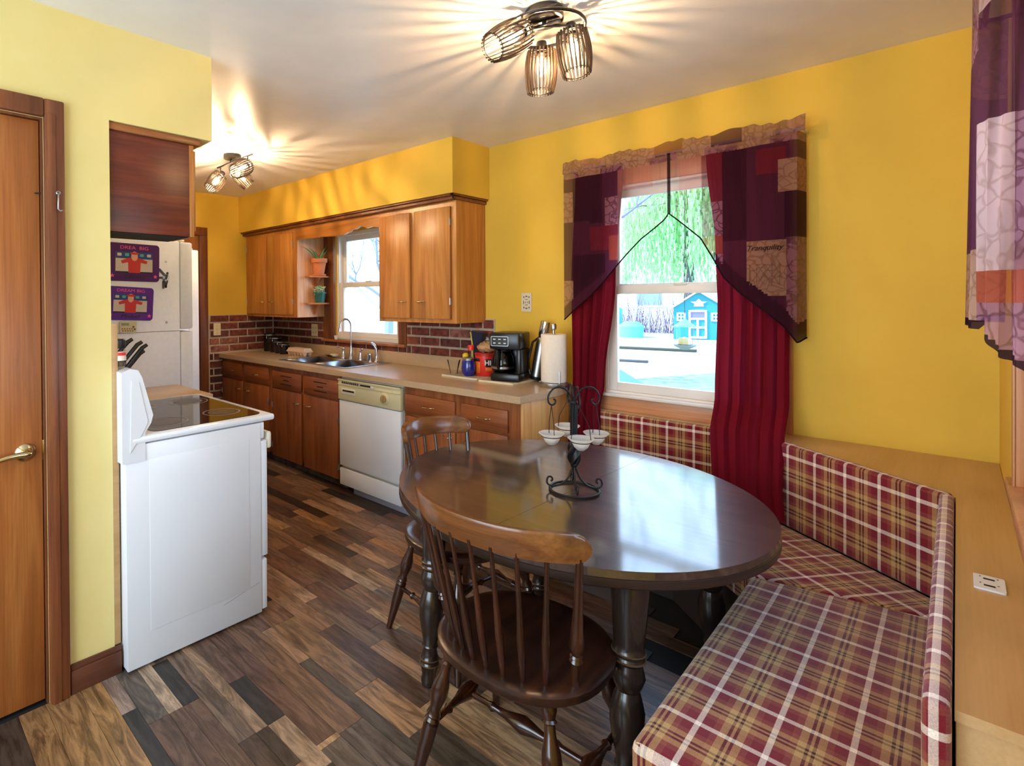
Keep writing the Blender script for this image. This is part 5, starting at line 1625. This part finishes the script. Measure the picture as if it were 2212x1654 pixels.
# embroidery word
text('Tranquility', .035, V_hem, va, frame((.975, -.156, 1.675), (1, 0, 0), (0, 0, 1)), shear=.35, sx=.95)
lat = MB()
for k in range(5):
    for sg in (-1, 1):
        x0_ = .915 + k * .03
        lat.tube([(x0_ if sg > 0 else x0_ + .0, -.151, 1.50), (x0_ + sg * .06 if .90 < x0_ + sg * .06 < 1.05 else x0_, -.151, 1.60)], .0009, 4)
lat.build('lattice_stitching', mat('brown_thread', '#5c3c30', .9), va)

# right-hand valance: billowing sheer with a deep fold facing the room
vr = thing('window_valance', 'plum and pale lace valance bunched at the bench-side window on the adjacent wall', 'valance', (1.66, -1.3, 2.1))
path = [(1.705, -.86), (1.66, -.88), (1.640, -.93), (1.633, -1.05), (1.632, -1.2), (1.636, -1.32), (1.646, -1.39), (1.658, -1.415), (1.672, -1.425), (1.686, -1.43), (1.698, -1.44), (1.706, -1.46), (1.706, -1.55), (1.698, -1.7), (1.690, -1.9), (1.695, -2.1), (1.688, -2.4), (1.694, -2.7)]
pp = catm(path)
def hem2(y, x):
    if y > -1.38: return 1.37
    if y > -1.46: return 1.385 - (-1.38 - y) / .08 * .13
    return 1.255 + min(.5, (-1.46 - y) * .45)
NP = len(pp)
HZ = [hem2(p.y, p.x) for p in pp]
NR3 = 100
def v2(i, k):
    p = pp[k]; z = max(2.23 - .01 * i, HZ[k]); t = (2.23 - z) / .95
    x = min(p.x + .005 * t * math.sin(k * .7 + 3 * t) - .010 * t * (1 if p.y > -1.38 else 0), 1.714)
    return (x, p.y + .008 * math.sin(6 * t + k * .4), z)
vb2 = MB()
for i in range(NR3 + 1):
    for k in range(NP): vb2.v.append(v2(i, k))
for i in range(NR3):
    for k in range(NP - 1):
        z = 2.23 - .01 * (i + .5); hz = (HZ[k] + HZ[k + 1]) / 2
        if 2.23 - .01 * i <= min(HZ[k], HZ[k + 1]) + 1e-5: continue
        y = (pp[k].y + pp[k + 1].y) / 2; x = pp[k].x
        if z < hz + .018: n = 'hem'
        elif y > -1.36: n = 'mauve' if z > 2.0 else ('plum' if z > 1.55 else 'tan')
        elif z > 2.08: n = 'pale'
        elif z > 1.83: n = 'plum'
        elif z > 1.495: n = 'pale' if x < 1.685 else 'mauve'
        elif z > 1.43: n = 'red'
        else: n = 'mauve'
        a = i * NP + k
        vb2.f.append((a, a + 1, a + NP + 1, a + NP)); vb2.mi.append(IDX[n])
vb2.build('panel', MATS, vr)
rod2 = thing('curtain_rod', 'curtain rod end above the bench-side window beside the ceiling corner', 'curtain rod', (1.66, -.9, 2.24))
MB().tube([(1.718, -.84, 2.235), (1.66, -.84, 2.235), (1.66, -2.75, 2.235)], .007, 8).ball((1.655, -.83, 2.235), .016).build('rod', M_trimwood, rod2)

# ------------------------------------------------------------------ outdoors
GZ = -.35
M_snow = mottled('bright_ground', '#a8a49a', '#8d9084', .9, .35, .1)
M_grassy = mottled('pale_lawn', '#b8c4a0', '#d8dcc8', .95, .8, .2)
gr = MB().box((-60, .3, GZ - .2), (40, 70, GZ)).build('ground', M_snow)
gr['kind'] = 'structure'
g2 = MB().box((1.85, -60, GZ - .2), (60, .3, GZ)).build('ground', M_grassy); g2['kind'] = 'structure'
g3 = MB().prism([(-2.4, 4.2), (1.2, 1.0), (3.5, 8.0), (-2.3, 11.2), (-3.3, 9.0)], GZ, GZ + .01).build('lawn', mottled('green_grey_lawn', '#4c5e50', '#74836c', .95, 5, .2)); g3['kind'] = 'structure'
# deck corner
dk = tag(MB().prism([(-3.8, 8.9), (-2.11, 6.5), (-1.6, 5.2), (-3.6, 5.2), (-5.0, 7.5)], GZ, GZ + .25).build('deck', mat('teal_deck_paint', '#2c5c70', .6)), 'blue-green corner of a deck just below the window', 'deck')
tag(MB().box((-5.3, 11.95, GZ), (-4.3, 12.15, GZ + .06), .01, rz=.2).build('garden_plank', mat('weathered_plank', '#3c3c40', .8)), 'grey weathered plank lying on the bright yard ground', 'plank')
tag(MB().box((-6.9, 15.8, GZ), (-4.3, 16.1, GZ + .08), .01, rz=.15).build('garden_log', mat('dark_log', '#35382f', .9)), 'dark log lying across the yard in front of the playhouse', 'log')
# playhouse
ph = thing('playhouse', 'teal playhouse with white door and small windows in the back yard', 'playhouse', (-5.95, 21.8, GZ))
phx, phy = -5.95, 21.8
Rp = Matrix.Translation((phx, phy, GZ)) @ Matrix.Rotation(R(17), 4, 'Z')
M_tealp = mat('teal_paint', '#1f7f8c', .6)
M_wtrim = mat('white_trim_paint', '#f0ece6', .6)
MB().prism([(-.95, 0), (.95, 0), (.95, 1.35), (0, 2.0), (-.95, 1.35)], -1.6, 0, Rp @ Matrix(((1, 0, 0, 0), (0, 0, -1, 0), (0, 1, 0, 0), (0, 0, 0, 1)))).build('walls', M_tealp, ph, smooth=False)
for sg in (-1, 1):
    MB().prism([(0, 2.02), (sg * 1.15, 1.24), (sg * 1.15, 1.31), (0, 2.10)], -1.75, .15, Rp @ Matrix(((1, 0, 0, 0), (0, 0, -1, 0), (0, 1, 0, 0), (0, 0, 0, 1)))).build('roof', M_wtrim, ph, smooth=False)
Fp = Rp @ Matrix(((1, 0, 0, 0), (0, 0, -1, 0), (0, 1, 0, 0), (0, 0, 0, 1)))
do = MB()
for a in ((-.38, .05, -.30, 1.25), (.22, .05, .30, 1.25), (-.08, .05, .0, .9), (-.38, .05, .30, .14), (-.38, .48, .30, .56), (-.38, .84, .30, .92), (-.38, 1.17, .30, 1.25)):
    do.prism([(a[0], a[1]), (a[2], a[1]), (a[2], a[3]), (a[0], a[3])], .0, .04, Fp)
do.build('door', M_wtrim, ph, smooth=False)
MB().prism([(-.30, .92), (.22, .92), (.22, 1.17), (-.30, 1.17)], .0, .01, Fp).build('door_pane', mat('purple_pane', '#6a6a98', .2), ph)
for cx in (-.66, .62):
    wf = MB()
    for a in ((-.17, -.17, .17, -.11), (-.17, .13, .17, .19), (-.17, -.17, -.10, .19), (.10, -.17, .17, .19), (-.02, -.11, .02, .13), (-.1, -.01, .1, .03)):
        wf.prism([(cx + a[0], .95 + a[1]), (cx + a[2], .95 + a[1]), (cx + a[2], .95 + a[3]), (cx + a[0], .95 + a[3])], 0, .04, Fp)
    wf.build('window_frame', M_wtrim, ph, smooth=False)
MB().prism([(-.30, 1.60), (-.16, 1.52), (-.18, 1.40), (.18, 1.40), (.16, 1.52), (.30, 1.60), (.12, 1.60), (0, 1.72), (-.12, 1.60)], 0, .04, Fp).build('gable_ornament', M_wtrim, ph, smooth=False)
# bird feeder hanging outside
bf = thing('bird_feeder', 'hanging bird feeder with a blue roof just outside the window', 'bird feeder', (.19, 1.2, 1.1))
fx, fy = .19, 1.2
MB().lathe([(.085, 1.225), (.0001, 1.29)], (fx, fy, 0), 8).build('roof', mat('blue_feeder_roof', '#5c8fc0', .5), bf)
MB().lathe([(.055, 1.09), (.062, 1.225)], (fx, fy, 0), 8, cap=False).build('clear_wall', M_cglass, bf)
MB().lathe([(.05, 1.095), (.045, 1.14), (.0001, 1.15)], (fx, fy, 0), 8).build('seed', M_board, bf)
MB().lathe([(.02, 1.055), (.08, 1.085), (.08, 1.092), (.0001, 1.092)], (fx, fy, 0), 8).build('tray', mat('grey_tray', '#7a8a90', .6), bf)
MB().tube([(fx, fy, 1.29), (fx, fy, 2.9)], .002, 5).build('hanging_wire', M_iron, bf)
MB().tube([(fx, .13, 2.7), (fx, .16, 2.85), (fx, .3, 2.9), (fx, fy, 2.9)], .01, 6).build('wall_arm', M_iron, bf)
# fence
fn = thing('chain_link_fence', 'low wire fence crossing the yard behind the playhouse', 'fence', (-9, 24.5, GZ))
M_fence = mat('galvanised_wire', '#9aa0a8', .5, .5)
for k in range(10):
    MB().tube([(-22 + k * 2.6, 24.5, GZ), (-22 + k * 2.6, 24.5, GZ + 1.3)], .035, 6).build('post', M_fence, fn)
MB().tube([(-22, 24.5, GZ + 1.3), (1.4, 24.5, GZ + 1.3)], .03, 6).build('top_rail', M_fence, fn)
wires = MB()
for k in range(110):
    x = -22 + k * .2
    wires.tube([(x, 24.5, GZ + .02), (x + 1.2, 24.51, GZ + 1.28)], .005, 3).tube([(x + 1.2, 24.51, GZ + .02), (x, 24.5, GZ + 1.28)], .005, 3)
w_ = wires.build('wire_mesh', M_fence, fn); w_['kind'] = 'stuff'
# bushes behind the fence
rb = random.Random(9)
def bushes(name, label, cx, cy, w_, h_, n, m, cat='bush'):
    b = MB()
    for k in range(n):
        x = cx + rb.uniform(-w_, w_); y = cy + rb.uniform(-.5, .5); hh = h_ * rb.uniform(.5, 1)
        p = [Vector((x, y, GZ))]
        for i in range(4): p.append(p[-1] + Vector((rb.uniform(-.15, .15), rb.uniform(-.1, .1), hh / 4)))
        b.tube(p, [.02, .015, .012, .008, .004], 4)
    o = b.build(name, m)
    return tag(o, label, cat, kind='stuff')
bushes('shrub_thicket', 'tangle of bare purplish twigs along the wire fence', -11, 25.6, 9, 2.1, 620, mat('bare_twig', '#6c5c7c', .9))
tag(MB().box((-10.3, 22.6, GZ), (-9.7, 23.1, GZ + 1.3), .1).build('plastic_slide', mat('sky_blue_plastic', '#3ea0d8', .5)), 'sky blue plastic play piece near the fence', 'toy')
tag(MB().lathe([(.5, 0), (.55, .5), (.3, .7)], (-8.7, 21.6, GZ), 14).build('play_table', mat('turquoise_plastic', '#5cc0cc', .5)), 'turquoise round plastic play table near the fence', 'toy')
# neighbour house far away
nh = thing('neighbour_house', 'pale house wall beyond the fence', 'house', (-22, 44, GZ))
MB().box((-40, 44, GZ), (-13, 50, GZ + 3.4)).build('wall', mat('pale_siding', '#c8d4dc', .8), nh)
MB().box((-17.5, 43.9, GZ + 1.2), (-15.5, 44, GZ + 2.6)).build('window', mat('house_window', '#6a7c94', .3), nh)
# weeping willow: trunk, boughs and hanging sprays
wl_ = thing('willow_tree', 'green weeping willow with hanging sprays behind the playhouse', 'tree', (-8.2, 27.5, GZ))
M_bark = mat('grey_bark', '#6e6470', .9)
MB().tube([(-8.2, 27.6, GZ), (-8.1, 27.6, 2), (-8.3, 27.4, 5), (-8.0, 27.2, 9)], [.35, .28, .22, .1], 10).build('trunk', M_bark, wl_)
b = MB()
for k in range(46):
    a = rb.uniform(0, 2 * PI); L0 = rb.uniform(2.4, 5.6); z0 = rb.uniform(5, 9)
    p = [Vector((-8.1, 27.3, z0))]
    for i in range(5):
        p.append(p[-1] + Vector((math.cos(a) * L0 / 5, math.sin(a) * L0 / 5, .55 - .25 * i)) + Vector((rb.uniform(-.2, .2), rb.uniform(-.2, .2), rb.uniform(-.1, .1))))
    b.tube(p, [.07, .055, .04, .03, .02, .01], 5)
b.build('boughs', M_bark, wl_)
lf = MB()
for k in range(1050):
    a = rb.uniform(0, 2 * PI); rr = 4.6 * math.sqrt(rb.random()) + .2
    x = -6.6 + rr * math.cos(a); y = 26.8 + rr * .5 * math.sin(a)
    zt_ = 9.2 - .15 * rr * rr + rb.uniform(-.5, .8); L0 = rb.uniform(2.2, 6.6)
    nseg = 16
    for i in range(nseg):
        z = zt_ - L0 * i / nseg
        if z < 2.0 + .3 * math.sin(3 * x): break
        dx, dy = rb.uniform(-.1, .1), rb.uniform(-.1, .1)
        an = rb.uniform(0, PI); ww = .055
        lf.add([(x + dx - ww * math.cos(an), y + dy - ww * math.sin(an), z), (x + dx + ww * math.cos(an), y + dy + ww * math.sin(an), z), (x + dx * 1.3, y + dy * 1.3, z - .36)], [(0, 1, 2)])
o = lf.build('foliage', fabric('willow_leaf', '#a4d49a', 0, .45), wl_, smooth=False); o['kind'] = 'stuff'
# bare tree seen through the upper sash and through the sink window
def bare_tree(label, x, y, hgt, seed, m, spread=1.0):
    rr = random.Random(seed)
    t = thing('bare_tree', label, 'tree', (x, y, GZ))
    tr = MB(); tw_ = MB()
    tr.tube([(x, y, GZ), (x + .1, y, GZ + hgt * .3), (x - .1, y, GZ + hgt * .6), (x + .05, y, GZ + hgt)], [.16, .12, .08, .03], 8)
    def grow(p, d, L0, r_, lvl):
        pts = [p]; 
        for i in range(4):
            d = (d + Vector((rr.uniform(-.3, .3), rr.uniform(-.3, .3), rr.uniform(-.15, .25)))).normalized()
            pts.append(pts[-1] + d * L0 / 4)
        tw_.tube(pts, [r_ * (1 - .15 * i) for i in range(5)], 4)
        if lvl < 3:
            for q in range(3 if lvl < 2 else 3):
                k = rr.randint(1, 4)
                nd = (d + Vector((rr.uniform(-.9, .9), rr.uniform(-.9, .9), rr.uniform(-.5, .7)))).normalized()
                grow(pts[k], nd, L0 * .62, r_ * .55, lvl + 1)
    for k in range(9):
        a = rr.uniform(0, 2 * PI)
        grow(Vector((x, y, GZ + hgt * (.25 + .07 * k))), Vector((math.cos(a), math.sin(a), .5)).normalized(), hgt * .35 * spread, .05, 0)
    tr.build('trunk', m, t); q = tw_.build('branches', m, t); q['kind'] = 'stuff'
    return t
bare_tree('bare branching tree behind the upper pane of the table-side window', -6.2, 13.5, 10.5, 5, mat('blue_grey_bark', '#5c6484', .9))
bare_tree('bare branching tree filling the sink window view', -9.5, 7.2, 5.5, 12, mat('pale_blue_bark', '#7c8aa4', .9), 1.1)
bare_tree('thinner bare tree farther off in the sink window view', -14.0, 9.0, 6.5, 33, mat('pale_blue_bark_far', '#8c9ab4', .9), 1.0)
print('planks', nplank[0], 'objects', len(bpy.data.objects))
